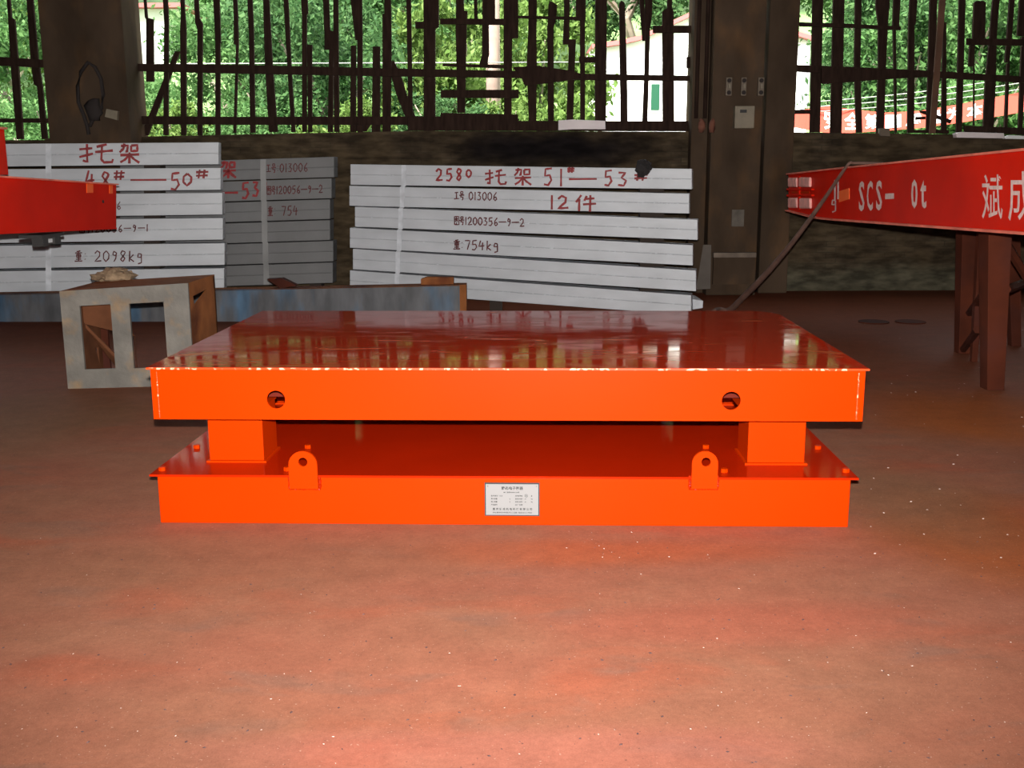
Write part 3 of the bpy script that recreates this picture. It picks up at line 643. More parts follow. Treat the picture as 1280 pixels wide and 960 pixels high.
Rt = {0: [([('2', 550, 226, 10, -15), ('5', 563, 226, 10, -15), ('8', 576, 226, 9, -15), ('0', 589, 222, 8, -10), ('tuo', 613, 231, 27, -19), ('jia', 650, 232, 22, -22), ('5', 686, 231.5, 13, -21), ('1', 704, 233, 9, -22), ('#', 716, 216, 9, -7), ('-', 718, 231, 34, -14), ('5', 760, 232, 12, -19), ('3', 776, 233, 14, -18), ('#', 797, 226, 16, -10)], 2.1, M['markred'])],
      1: [([('1', 692, 262, 10, -18), ('2', 703, 261, 15, -16), ('jian', 726, 264, 25, -20)], 2.3, M['markred']), (seqof(['gong', 'hao', ' ', '0', '1', '3', '0', '0', '6'], 574, 250, 6.4, 10.5, .3, .02), 1.2, M['markdark'])],
      2: [(seqof(['tu', 'hao', '1', '2', '0', '0', '3', '5', '6', '-', '9', '-', '2'], 574, 281, 6.4, 10, .2, .03), 1.25, M['markdark'])],
      3: [(seqof(['zhong', ':', '7', '5', '4', 'k', 'g'], 573, 312, 8.6, 12, .3, .03), 1.3, M['markdark'])]}
Rstack = beam_stack(Rrows, 11.8, 11.0, .22, M['galv'],
    ['topmost galvanised beam of the right stack with 2580 and 53# in red', 'galvanised beam of the right stack with a large red 12 and character', 'third beam of the right stack, sticking out farthest right, with dark handwriting',
     'fourth beam of the right stack, dark handwriting ending in kg', 'fifth galvanised beam from the top of the right stack, plain', 'lowest galvanised beam of the right stack, partly hidden by the platform'],
    'galvanised beams of the right stack', Rt, None)
# straps: one band lies on the front of each stack
def band(stack, us, wpx, m, label):
    mb = MB(); q = []
    for (r, T, nrm), (u, v0, v1) in zip(stack, us):
        q.append((T(u, v0), T(u + wpx, v0), T(u, v1), T(u + wpx, v1), nrm))
    for k, (a, b, c, d, nrm) in enumerate(q):
        o = nrm * .004; mb.hexa([c, d, b, a] + [x + o for x in (c, d, b, a)])
        if k < len(q) - 1:
            a2, b2 = q[k + 1][0], q[k + 1][1]; mb.hexa([a2, b2, d, c] + [x + o for x in (a2, b2, d, c)])
    tag(mb.build('steel_strap', m), label, 'strap')
band(Lstack, [(54, t + .2, b_ - .2) for t, b_ in ((180, 208), (211.5, 240.3), (243.2, 272), (275, 303.9), (306.8, 335.5), (338.7, 367.5))], 7, M['galv_edge'], 'flat steel strap down the front of the left beam stack')
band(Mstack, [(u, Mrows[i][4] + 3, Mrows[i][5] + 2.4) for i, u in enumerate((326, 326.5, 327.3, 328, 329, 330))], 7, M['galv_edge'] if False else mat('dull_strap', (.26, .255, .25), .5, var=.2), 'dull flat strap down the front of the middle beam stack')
band(Rstack, [(u, Rrows[i][1] + 1.0 + i * .8, Rrows[i][2] + 1.0 + i * .8) for i, u in enumerate((506, 504, 501.5, 500, 498, 497))], 6, M['galv_edge'], 'flat steel strap down the front of the right beam stack')
# skids and packers
def skid(u, Y, ztop, label, group, wdt=.14, d=.22):
    a = at(u, 380, Y); tag(MB().box(a.x - wdt / 2, a.x + wdt / 2, Y + .01, Y + d, 0, ztop - .001).build('timber_skid', M['packer']), label, 'skid', group)
g = 'skids under the beam stacks'
for u, Y, (uu, tt, bb) in ((120, 11.28, (120, 0, 365)), (250, 11.46, (250, 0, 362.6))): skid(u, Y, at(u, bb, Y).z, 'dark timber skid under the left beam stack, ' + ('behind the crate front' if u == 120 else 'nearest its right end'), g)
skid(20, 11.17, at(20, 367, 11.17).z, 'dark timber skid under the left beam stack, leftmost', g)
for u in (220, 395): skid(u, 12.42, at(u, 354 + (416 - u) * .031, 12.42).z, 'dark timber skid under the middle beam stack, ' + ('hidden left one' if u == 220 else 'right one'), g)
for u in (460, 620): skid(u, 11.8 - .8 * (u - 438) / 428, at(u, 363.5 + 31 * (u - 438) / 428, 11.8 - .8 * (u - 438) / 428).z, 'dark timber skid under the right beam stack, ' + ('left one' if u == 460 else 'middle one'), g)
for i in range(5):
    u = 800; s = (u - 440) / 428; Y = 11.8 - .8 * s
    b0 = Rrows[i][2] + (Rrows[i][5] - Rrows[i][2]) * s; t1 = Rrows[i + 1][1] + (Rrows[i + 1][4] - Rrows[i + 1][1]) * s
    a = at(u, t1, Y + .02); b = at(u + 30, b0, Y + .02)
    tag(MB().box(a.x, b.x, Y + .02, Y + .18, a.z + .001, b.z + .004).build('timber_packer', M['packer']), 'thin dark packer at the right end of the right stack, under its %s beam' % ('topmost', 'second', 'third', 'fourth', 'fifth')[i], 'packer', 'packers between the beams')
    if i < 5:
        s = (40 - -80) / 355.; u = 180; Y = 11.4; b0 = Lrows[i][2] + (Lrows[i][5] - Lrows[i][2]) * .73; t1 = Lrows[i + 1][1] + (Lrows[i + 1][4] - Lrows[i + 1][1]) * .73
        a = at(u, t1, Y + .02); b = at(u + 20, b0, Y + .02)
        tag(MB().box(a.x, b.x, Y + .02, Y + .2, a.z + .001, b.z + .003).build('timber_packer', M['packer']), 'thin dark packer in the left stack, under its %s beam' % ('topmost', 'second', 'third', 'fourth', 'fifth')[i], 'packer', 'packers between the left beams')
solid('steel_offcut', [(866, 374), (879, 376), (878.5, 385), (866, 387)], 11.25, .5, M['galv_edge'], 'short grey steel piece poking out behind the right stack base', 'offcut')
# black rag on the right stack
a = at(803, 211, 11.1); r = thing('black_rag', (a.x, a.y, a.z - .1), 'black rag draped over the top beam of the right stack', 'rag')
m_ = MB()
for k, (du, dv, s_) in enumerate(((0, 0, 1), (5, 3, .8), (-3, -4, .8), (4, -6, .6), (-2, 7, .6), (8, -2, .6))):
    c = at(803 + du, 210 + dv, 11.04); m_.lump(c, (.065 * s_, .04, .065 * s_), k, 8, .35)
m_.build('cloth', M['black'], r, smooth=False)

# long blue-stained channel on the floor in front of the stacks
A, B = at(-70, 396, 10.85), at(575, 396, 10.72)
A.z = B.z = 0
zt0 = at(-70, 369, 10.85).z; zt1 = at(575, 356, 10.72).z
r = thing('steel_channel', (A + B) / 2, 'long steel channel with blue stains standing on the floor before the stacks', 'channel')
MB().hexa([A, B, Vector((B.x, B.y, zt1)), Vector((A.x, A.y, zt0))] + [p + Vector((0, .015, 0)) for p in (A, B, Vector((B.x, B.y, zt1)), Vector((A.x, A.y, zt0)))]).build('web', M['blueplate'], r)
MB().hexa([Vector((A.x, A.y, zt0 - .012)), Vector((B.x, B.y, zt1 - .012)), Vector((B.x, B.y, zt1)), Vector((A.x, A.y, zt0))] + [p + Vector((0, .2, 0)) for p in (Vector((A.x, A.y, zt0 - .012)), Vector((B.x, B.y, zt1 - .012)), Vector((B.x, B.y, zt1)), Vector((A.x, A.y, zt0)))]).build('flange', M['rust'], r)
b2 = at(583, 380, 10.72).x
MB().hexa([Vector((B.x, B.y, 0)), Vector((b2, B.y + .02, 0)), Vector((b2, B.y + .02, zt1)), Vector((B.x, B.y, zt1)), Vector((B.x, B.y + .2, 0)), Vector((b2, B.y + .2, 0)), Vector((b2, B.y + .2, zt1)), Vector((B.x, B.y + .2, zt1))]).build('end_plate', M['rust'], r)
solid('rusty_block', [(526, 349), (533, 346.5), (567, 346.5), (567, 356), (526, 356)], 10.8, .1, M['rust'], 'small rusty steel block on the right end of the blue-stained channel', 'block')
solid('rusty_scrap', [(333, 349), (352, 348), (371, 357), (350, 361), (345, 357)], 10.8, .12, M['rust_dark'], 'flat rusty scrap lying on the channel before the middle stack', 'scrap')

# ================================================================== RUSTY CRATE
TL, BL = at(72, 364, 7.28), at(85, 486, 7.28)
TR = at(229, 353.5, 7.36); y0 = 7.28
bl = ground(85, 486); br = ground(243, 482); bl.z = br.z = 0
ztl = at(73, 364, bl.y).z; ztr = at(229, 354, br.y).z
fx = (br - bl); L0 = fx.length; fx.normalize(); fy = Vector((-fx.y, fx.x, 0))
# true depth axis from the rear top corner
rr_ = ground(268, 343, ztr) - Vector((br.x, br.y, ztr)); dp = Vector((rr_.x, rr_.y, 0)); DEP = dp.length; dp.normalize()
r = thing('steel_crate', (bl + br) / 2 + dp * DEP / 2, 'rusty open steel box frame with a grey two-window front, left of the platform', 'crate')
def CT(a, b, c):   # a along the front (0..1), b up (0..1), c depth in metres
    zt = ztl + (ztr - ztl) * a; p = bl + (br - bl) * a; return Vector((p.x, p.y, zt * b)) + dp * c
curve_plate('front_plate', [rect(0, 0, 1, 1), rect(.145, .195, .385, .84)[::-1], rect(.53, .19, .80, .835)[::-1]], .0001, lambda a, b, c: CT(a, b, .0 if c < 0 else .022), M['greyplate'], r)
m_ = MB(); m_.hexa([CT(0, .985, .02), CT(1, .985, .02), CT(1, 1, .02), CT(0, 1, .02), CT(0, .985, DEP), CT(1, .985, DEP), CT(1, 1, DEP), CT(0, 1, DEP)]); m_.build('top_plate', M['rust'], r)
def bar(name, p0, p1, w0, m=M['rust'], th=.012, ax=None):   # flat bar in one side plane given by (c, b) pairs at fixed a
    pass
for a_, nm in ((0.0, 'side'), (.985, 'side')):
    def ST(c, b, t, a_=a_): return CT(a_ + t, b, c)
    sl = [rect(.02, 0, DEP, .985), [(.10, .86), (.46, .88), (.12, .76)][::-1] if a_ > .5 else [(.5, .30), (DEP - .1, .30), (DEP - .1, .12)][::-1]]
    curve_plate('side_plate', sl, .0001, lambda a, b, c, ST=ST: ST(a, b, 0 if c < 0 else .015), M['rust' if a_ > .5 else 'rust_mid'], r)
m_ = MB()
for a0 in (0, .93): m_.hexa([CT(a0, 0, DEP - .03), CT(a0 + .07, 0, DEP - .03), CT(a0 + .07, .985, DEP - .03), CT(a0, .985, DEP - .03), CT(a0, 0, DEP), CT(a0 + .07, 0, DEP), CT(a0 + .07, .985, DEP), CT(a0, .985, DEP)])
m_.hexa([CT(0, .86, DEP - .04), CT(1, .86, DEP - .04), CT(1, .985, DEP - .04), CT(0, .985, DEP - .04), CT(0, .86, DEP), CT(1, .86, DEP), CT(1, .985, DEP), CT(0, .985, DEP)])
m_.build('rear_frame', M['rust_dark'], r)
curve_plate('diagonal_brace', [[(-.0 + .02, .98), (.14, .98), (.42, .45), (.42, .08), (.28, .08), (.02, .62)], [(.03, .60), (.27, .24), (.255, .22), (.03, .56)]], .0001, lambda a, b, c: CT(a, b, .32 if c < 0 else .335), M['rust_mid'], r)
c = ground(141, 352, ztl); r = thing('stone_lump', (c.x, c.y, ztl - .01), 'brown dusty lump of stone lying on the rusty crate', 'stone')
m_ = MB()
for k, (du, dz, s_) in enumerate(((0, .045, 1), (-.09, .035, .7), (.08, .04, .75), (.02, .07, .7), (-.04, .06, .7))):
    m_.lump((c.x + du, c.y + .02 * k, ztl + dz), (.09 * s_ + .02, .07, .05 * s_), k + 20, 10, .3)
m_.build('stone', M['stone'], r, smooth=False)

# ================================================================== THE TWO-DECK PLATFORM
yaw = .0324; PX, PY, PW, PD = -.0339, 4.3276, 3.041, 1.8616; ZT1, ZB1, ZL = .6962, .4677, .2241; E_ = .0126; W2_ = 3.0471; DX = -.0183
cY, sY = math.cos(yaw), math.sin(yaw)
def PT(x, y, z): return Vector((PX + x * cY + y * sY, PY - x * sY + y * cY, z))
def inv_ground(u, v, z):   # photo pixel on a level plane -> platform coordinates
    p = ground(u, v, z); dx, dy = p.x - PX, p.y - PY; return dx * cY - dy * sY, dx * sY + dy * cY
def inv_face(u, v, yoff):  # photo pixel on a plane parallel to the front face
    d = ray(u, v); t = (yoff + PX * sY + PY * cY) / (d.x * sY + d.y * cY)
    p = Vector((0, 0, CH)) + d * t; dx, dy = p.x - PX, p.y - PY; return dx * cY - dy * sY, p.z
P = thing('platform_scale', PT(0, PD / 2, 0), 'big orange two-deck steel platform with glossy top standing in the middle of the floor', 'platform')
h = PW / 2; TH = .010
# upper plate with a clipped far right corner
outl = [(-h, 0), (h, 0), (h, PD - .16), (h - .06, PD - .05), (h - .13, PD), (-h, PD)]
MB().prism([PT(x, y, ZT1) for x, y in outl], [PT(x, y, ZT1 - TH) for x, y in outl]).build('upper_plate', M['deck'], P, bevel=.002)
hb = h - E_
hx = [inv_face(345, 499.5, E_), inv_face(914, 501, E_)]
r_h = .0395
fb = curve_plate('front_beam', [rect(-hb, ZB1, hb, ZT1 - TH)] + [circle(x, z, r_h)[::-1] for x, z in hx], .012, lambda a, b, c: PT(a, E_ + .006 + c, b), M['orange'], P)
fb2 = curve_plate('rear_beam', [rect(-hb, ZB1 + .07, hb, ZT1 - TH)], .012, lambda a, b, c: PT(a, PD - E_ - .006 + c, b), M['orange'], P)  # unseen beam kept shallow so window light reaches the lower deck
rg = [inv_face(u, 400, PD - .02)[0] for u in (262, 439, 449, 830, 845, 1010)]  # unseen rear plates added; gaps between them leave bright streaks reflected below
for xa, xb in ((rg[0], rg[1]), (rg[2], rg[3]), (rg[4], rg[5])): MB().box(xa, xb, PD - .02, PD - .012, ZL, ZB1 + .07, PT).build('rear_skirt', M['primer'], P)
MB().box(-hb + .02, hb - .02, .34, .35, ZB1 + .03, ZT1 - TH, PT).build('inner_web', M['primer'], P)  # added behind the holes; its dark colour stands in for shade there
for s in (-1, 1):
    MB().box(min(s * hb, s * (hb - .012)), max(s * hb, s * (hb - .012)), E_ + .0125, PD - E_ - .0125, ZB1, ZT1 - TH, PT).build('side_beam', M['orange'], P)
for x in (-.9, -.3, .3, .9):
    MB().box(x - .006, x + .006, E_ + .03, PD - .03, ZB1 + .02, ZT1 - TH, PT).build('stiffener', M['orange'], P)
MB().box(-hb + .015, hb - .015, E_ + .0125, E_ + .09, ZB1, ZB1 + .008, PT).build('bottom_flange', M['orange'], P)
MB().box(-hb + .015, hb - .015, PD - E_ - .09, PD - E_ - .0125, ZB1 + .07, ZB1 + .078, PT).build('bottom_flange', M['orange'], P)
M['edge'] = mat('chipped_edge_paint', (.60, .045, .003), .35, col2=(.85, .40, .25), c2lo=.55, c2hi=.60, c2scale=38., stretch=(1, 1, 1))  # lighter base imitates skylight on the edge; pale flecks are chipped paint
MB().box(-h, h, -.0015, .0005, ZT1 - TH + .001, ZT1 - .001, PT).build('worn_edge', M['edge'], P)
# welds at the ends of the front beam
for s in (-1, 1):
    m_ = MB()
    for k in range(26): m_.lump(PT(s * (hb - .026), E_ + .001, ZB1 + .01 + k * .0078), (.0045, .003, .0045), k, 6, .2)
    o = m_.build('weld_bead', M['edge'], P, smooth=True); o['kind'] = 'stuff'
# lower deck
h2 = W2_ / 2
MB().prism([PT(x + DX, y, ZL) for x, y in ((-h2, 0), (h2, 0), (h2, PD + .02), (-h2, PD + .02))], [PT(x + DX, y, ZL - TH) for x, y in ((-h2, 0), (h2, 0), (h2, PD + .02), (-h2, PD + .02))]).build('lower_plate', M['deck_low'], P, bevel=.002)
hb2 = h2 - .03
m_ = MB(); m_.box(DX - hb2, DX + hb2, .0126, .0246, 0, ZL - TH, PT); m_.build('lower_front_beam', M['orange'], P, bevel=.004)
MB().box(DX - hb2, DX + hb2, PD - .02, PD, 0, ZL - TH, PT).build('lower_rear_beam', M['orange'], P)
for s in (-1, 1): MB().box(min(DX + s * hb2, DX + s * (hb2 - .012)), max(DX + s * hb2, DX + s * (hb2 - .012)), .025, PD - .021, 0, ZL - TH, PT).build('lower_side_beam', M['orange'], P)
# feet between the decks
fxl, fy0 = inv_ground(262.5, 577.5, ZL); fxr, _ = inv_ground(330.5, 577.5, ZL); gxl, gy0 = inv_ground(932.5, 578.5, ZL); gxr, _ = inv_ground(1003, 578.5, ZL)
for (xa, xb) in ((fxl, fxr), (gxl, gxr)):
    for ya in (fy0, PD - fy0 - .24):
        ya = min(ya, PD - .265); ft = MB().box(xa, xb, ya, ya + .24, ZL + .008, ZB1 - .002, PT).build('foot', M['orange'], P, bevel=.003)
        MB().box(xa - .012, xb + .012, ya - .010, ya + .25, ZL, ZL + .008, PT).build('base_plate', M['orange'], ft)
        MB().box(xa - .03, xb + .004, ya - .01, ya + .25, ZB1 - .002, ZB1 + .006, PT).build('cap_plate', M['orange'], ft)
# lifting lugs
for u0, u1, uc in ((362.5, 396.5, 379.5), (863, 897.5, 882)):
    a0, zb = inv_face(u0 + .5, 610, 0); a1, zt_ = inv_face(u1, 563, 0); ac, zc = inv_face(uc, 576.5, 0); rc = (a1 - a0) / 2; am = (a0 + a1) / 2
    arc = [(am + rc * math.cos(t), zt_ - rc + rc * math.sin(t)) for t in [math.pi * i / 12 for i in range(13)]]
    lg = curve_plate('lifting_lug', [[(a0, zb), (a1, zb)] + arc, circle(ac, zc, .0195)[::-1]], .014, lambda a, b, c: PT(a, -.0075 + c, b), M['orange'], P)
    m_ = MB()
    for k in range(12): m_.lump(PT(a0 + (a1 - a0) * k / 11, .006, zb - .004), (.007, .009, .006), k + 50, 6, .3)
    m_.build('weld_bead', M['weld'], lg)
    for sx in (-1, 1):
        m_ = MB()
        for k in range(9): m_.lump(PT((a0 if sx < 0 else a1) + sx * .004, .008, zb + .002 + k * .006), (.007, .007, .005), k + 5, 6, .3)
        m_.build('weld_bead', M['weld'], lg)
# bolts on the lower plate
for u, v in ((246, 560), (203, 588), (385, 560), (359, 588), (882, 560), (905, 590), (1022, 561), (1057, 590)):
    x, y = inv_ground(u, v, ZL); p = PT(x, max(y, .02), ZL)
    MB().tube([p, p + Vector((0, 0, .016))], .0155, 6).build('bolt', M['orange'], P)
# nameplate
a0, z0 = inv_face(607.5, 643, .0125); a1, z1 = inv_face(673, 605, .0125); nw, nh = a1 - a0, z1 - z0
MB().box(a0 - .0055, a1 + .0055, .0095, .0125, z0 - .0055, z1 + .006, PT).build('nameplate_border', M['ink'], P)
npl = MB().box(a0, a1, .0065, .0095, z0, z1, PT).build('nameplate', M['plate_label'], P); npl['label'] = 'silver nameplate with black print'
NT = lambda a, b: PT(a0 + a * nw, .0060, z0 + b * nh)
tx = MB()
text_on(tx, '静态电子衡器', NT, .30, .82, .71, .93)
text_on(tx, 'MC 渝制00000126号', NT, .34, .715, .64, .765)
for k, (l, rr2) in enumerate((('型号规格  SCS', '准确度等级'), ('最大称量', '检定分度值  e='), ('最小称量', '实际分度值  d='), ('产品编号', '出厂日期'))):
    b = .60 - k * .097
    text_on(tx, l, NT, .10, b, .32 if k == 0 else .22, b + .05); text_on(tx, rr2, NT, .56, b, .77 if k in (1, 2) else .70, b + .05)
    if k in (1, 2): text_on(tx, 't', NT, .45, b, .465, b + .05); text_on(tx, 'kg', NT, .86, b, .89, b + .05)
text_on(tx, '级', NT, .86, .60, .885, .65)
text_on(tx, 'III', NT, .755, .61, .78, .65)
n0 = len(tx.v); K = 20
for i in range(K):
    t = 2 * math.pi * i / K
    for rr3 in (.8, 1.): tx.v.append(tuple(NT(.768 + .03 * rr3 * math.cos(t), .63 + .052 * rr3 * math.sin(t))))
for i in range(K): j = (i + 1) % K; tx.f.append((n0 + 2 * i, n0 + 2 * i + 1, n0 + 2 * j + 1, n0 + 2 * j))
text_on(tx, '重 庆 斌 成 机 电 科 技 有 限 公 司', NT, .13, .155, .88, .235)
text_on(tx, '地址:重庆市沙坪坝区井口工业园  电话:023-65170000', NT, .13, .055, .88, .105)
tx.build('lettering', M['ink'], npl)['kind'] = 'stuff'
for a, b in ((.04, .94), (.965, .94)):
    p = NT(a, b); MB().tube([p, p + Vector((0, -.002, 0))], .003, 8).build('rivet', M['greyplate'], npl)

# ================================================================== RED GIRDERS ON TRESTLES
def girder_side(u, v, xs):   # pixel on the vertical plane x = xs + k*y
    d = ray(u, v); t = (xs[0]) / (d.x - xs[1] * d.y); return Vector((0, 0, CH)) + d * t
XR = (2.62, sY * 1.02)     # right girder web plane
def RG(u, v): return girder_side(u, v, XR)
top0, bot0 = RG(1040, 212.5), RG(1040, 273); topN, botN = RG(1290, 188), RG(1290, 290)
dirn = Vector((topN.x - top0.x, topN.y - top0.y, 0)).normalized()   # towards the viewer
out = Vector((dirn.y, -dirn.x, 0))
if out.x < 0: out = -out      # away from the camera side (to the right)
EXT = 4.0
GW = 1.05
def ext(p, q, d): v_ = (q - p).normalized(); return q + v_ * d
topE, botE = ext(top0, topN, EXT), ext(bot0, botN, EXT)
G1 = thing('red_girder', (bot0 + botE) / 2, 'red steel girder at right with white stencilled letters, resting on a trestle', 'girder')
tend, bend, bk = RG(986, 218.5), RG(986, 262), RG(1022, 271)
# web as one long outline: nose end, taper, body
F0 = [bend, bk, bot0, botE, topE, top0, tend]
MB().prism(F0, [p + out * .02 for p in F0]).build('web', M['red'], G1)
def strip(name, pts, w, th, m, par, inward=.03):
    mb2 = MB()
    for p, q in zip(pts[:-1], pts[1:]):
        a, b = p - out * inward, q - out * inward; c, d_ = q + out * w, p + out * w; up = Vector((0, 0, th))
        mb2.hexa([a, b, b + up, a + up, d_, c, c + up, d_ + up])
    return mb2.build(name, m, par)
M['red_edge'] = mat('scuffed_red_edge', (.75, .17, .11), .5, var=.3, vscale=6.)  # lighter red for the flanges and the post cap
strip('top_flange', [tend, top0, topE], GW + .03, .014, M['red_edge'], G1)
strip('bottom_flange', [p - Vector((0, 0, .016)) for p in (bend, bk, bot0, botE)], GW + .03, .016, M['red_edge'], G1, .04)
F1 = [p + out * (GW - .02) for p in F0]; MB().prism(F1, [p + out * .02 for p in F1]).build('far_web', M['red'], G1)
# nose: end plate with cross ribs and four pads coloured pale pink to imitate flash reflections
e0, e1 = bend - out * .0, tend
MB().hexa([bend, bend + out * GW, tend + out * GW, tend, bend - dirn * .015, bend + out * GW - dirn * .015, tend + out * GW - dirn * .015, tend - dirn * .015]).build('end_plate', M['red'], G1)
o = -out * .012
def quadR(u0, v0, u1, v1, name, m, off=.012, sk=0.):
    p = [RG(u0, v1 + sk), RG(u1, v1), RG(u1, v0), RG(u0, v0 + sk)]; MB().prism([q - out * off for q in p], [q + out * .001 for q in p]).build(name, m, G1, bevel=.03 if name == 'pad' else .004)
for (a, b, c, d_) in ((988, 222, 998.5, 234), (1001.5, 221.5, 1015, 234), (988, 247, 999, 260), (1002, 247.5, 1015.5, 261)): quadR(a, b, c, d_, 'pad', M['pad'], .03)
quadR(986.5, 235.5, 1018, 238, 'rib', M['red'], .03); quadR(986.5, 243, 1018, 245.5, 'rib', M['red'], .03); quadR(999.2, 220, 1001, 262, 'rib', M['red'], .02)
quadR(990, 239.3, 1012, 241.8, 'slot', M['orange'], .006)
def TRG(u, v): return RG(u, v) - out * .003
tx = MB()
for s_, a, b, c, d_ in (('S', 1074, 264, 1081, 226.5), ('C', 1084, 263.5, 1091.5, 226), ('S', 1095.5, 263, 1103, 225.5), ('0', 1139.5, 261, 1147.5, 224), ('t', 1151, 260.5, 1158.5, 225)):
    t_ = MB(); text_on(t_, s_, TRG, a, b, c, d_); t_.build('character', M['stencil'], G1)
def para(mb2, pts): n = len(mb2.v); mb2.v += [tuple(TRG(u, v)) for u, v in pts]; mb2.f.append((n, n + 1, n + 2, n + 3))
t_ = MB(); para(t_, [(1107, 249), (1118, 248.5), (1118, 241.5), (1107, 242)]); t_.build('hyphen', M['stencil'], G1)
for s_, a, b, c, d_ in (('斌', 1228, 274, 1254, 218), ('成', 1261, 276, 1292, 214)): t_ = MB(); text_on(t_, s_, TRG, a, b, c, d_); t_.build('character', M['stencil'], G1)
# emblem: stencilled letter with an underline loop
for u0, v0, u1, v1 in ((1043, 225, 1045, 250), (1045, 225, 1048, 227), (1047, 227, 1049, 249)): para(tx, [(u0, v1), (u1, v1), (u1, v0), (u0, v0)])
write(tx, [('g', 1038, 262, 9, -16)], TRG, 1.3)
to = tx.build('emblem', M['stencil'], G1)
quadR(1049, 235, 1062, 249, 'hole_patch', mat('bright_orange_patch', (1., .13, .01), .5), .004, 4)

XL = (-3.46 - .33, sY * 1.0)
def LG(u, v): return girder_side(u, v, XL)
lt, lb = LG(144.5, 231.5), LG(144.5, 284.5); ltn, lbn = LG(0, 222), LG(0, 290.5)
lout = -out
ltE, lbE = ext(lt, ltn, 3.2), ext(lb, lbn, 3.2)
G2 = thing('red_girder', (lb + lbE) / 2, 'plain red steel girder at left whose end hangs in front of the left stack', 'girder')
F0 = [lb, lbE, ltE, lt]
MB().prism(F0, [p + lout * .02 for p in F0]).build('web', M['red'], G2)
F1 = [p + lout * .3 for p in F0]; MB().prism(F1, [p + lout * .02 for p in F1]).build('far_web', M['red'], G2)
def strip2(name, pts, th, m, inward):
    mb2 = MB(); p, q = pts; a, b = p - lout * inward, q - lout * inward; c, d_ = q + lout * .34, p + lout * .34; up = Vector((0, 0, th))
    return mb2.hexa([a, b, b + up, a + up, d_, c, c + up, d_ + up]).build(name, m, G2)
strip2('top_flange', (lt, ltE), .012, M['red_edge'], .03); strip2('bottom_flange', (lb - Vector((0, 0, .012)), lbE - Vector((0, 0, .012))), .012, M['red'], .01)
MB().hexa([lb, lb + lout * .32, lt + lout * .32, lt, lb + Vector((0, .014, 0)), lb + lout * .32 + Vector((0, .014, 0)), lt + lout * .32 + Vector((0, .014, 0)), lt + Vector((0, .014, 0))]).build('end_plate', M['red'], G2)
for u0, u1, v0, v1 in ((108, 116, 229.5, 241), (136.5, 140.5, 231.5, 242)):
    p = [LG(u0, v1), LG(u1, v1), LG(u1, v0), LG(u0, v0)]; MB().prism([q - lout * .004 for q in p], [q for q in p]).build('bright_mark', mat('fresh_orange', (.95, .12, .01), .4), G2)
p = LG(128.5, 252); MB().tube([p - lout * .006, p], .014, 10).build('bolt_hole', M['hole'], G2)
# bracket with bolts under the left girder
p0, p1 = LG(52, 289), LG(83, 288); zc = (p0.z + p1.z) / 2
r = thing('hanging_clamp', ((p0.x + p1.x) / 2, (p0.y + p1.y) / 2, zc - .08), 'black clamp with a bright bolt under the left red girder', 'clamp')
dv = (p1 - p0); dv.z = 0; dv.normalize(); b0 = (p0 + p1) / 2; b0.z = min(p0.z, p1.z) - .014
def CB(a0, a1, c0, c1, z0, z1, nm, m):
    q = [b0 + dv * a0 + lout * c0, b0 + dv * a1 + lout * c0]; q2 = [b0 + dv * a0 + lout * c1, b0 + dv * a1 + lout * c1]; Z = Vector((0, 0, 1))
    MB().hexa([q[0] + Z * z0, q[1] + Z * z0, q[1] + Z * z1, q[0] + Z * z1, q2[0] + Z * z0, q2[1] + Z * z0, q2[1] + Z * z1, q2[0] + Z * z1]).build(nm, m, r)
CB(-.17, .20, .02, .2, -.025, -.002, 'plate', M['blackmetal']); CB(-.13, -.05, .03, .12, -.09, -.025, 'jaw', M['blackmetal']); CB(.06, .16, .03, .12, -.085, -.025, 'jaw', M['blackmetal']); CB(-.05, .06, .05, .09, -.07, -.04, 'bolt', M['bright'])
# red post standing on the left girder
q0, q1 = LG(12, 221), LG(12, 166)
r = thing('red_post', (q0.x, q0.y - .1, q0.z + .012), 'short red steel post standing on the left girder at the picture edge', 'post')
pb = Vector((q0.x, q0.y, q0.z + .014)); hh = (221 - 167) / F * q0.y
MB().box(pb.x - .30, pb.x - .005, pb.y - .34, pb.y, pb.z, pb.z + hh).build('body', M['red'], r, bevel=.004)
MB().box(pb.x - .32, pb.x + .012, pb.y - .36, pb.y + .012, pb.z + hh, pb.z + hh + .014).build('cap', M['red_edge'], r)

# trestles
def trestle(cx, yc, ztop, label, dy=.85, dx=.26):
    t = thing('steel_trestle', (cx, yc, 0), label, 'trestle', None)
    MB().box(cx - dx - .05, cx + dx + .05, yc - .42, yc + .42, ztop - .09, ztop - .002).build('top_beam', M['rust_dark'], t, bevel=.004)
    for sx in (-1, 1):
        for sy in (-1, 1):
            p0 = Vector((cx + sx * dx * 1.0, yc + sy * .30, ztop - .09)); p1 = Vector((cx + sx * (dx + .06), yc + sy * dy, 0)); w_ = .065
            m_ = MB(); m_.hexa([p1 + Vector((-w_, -w_, 0)), p1 + Vector((w_, -w_, 0)), p0 + Vector((w_, -w_, 0)), p0 + Vector((-w_, -w_, 0)), p1 + Vector((-w_, w_, 0)), p1 + Vector((w_, w_, 0)), p0 + Vector((w_, w_, 0)), p0 + Vector((-w_, w_, 0))]).build('leg', M['rust_dark'], t, bevel=.003)
    for sx in (-1, 1):
        x = cx + sx * (dx + .02)
        for z in (.28, .62): 
            k = .30 + (dy - .30) * (1 - z / (ztop - .09)) 
            MB().box(x - .02, x + .02, yc - k + .02, yc + k - .02, z - .03, z + .03).build('cross_bar', M['rust_dark'], t)
        MB().tube([(x, yc - .6, .32), (x, yc + .35, .95)], .03, 6).build('brace', M['rust_dark'], t)
    return t
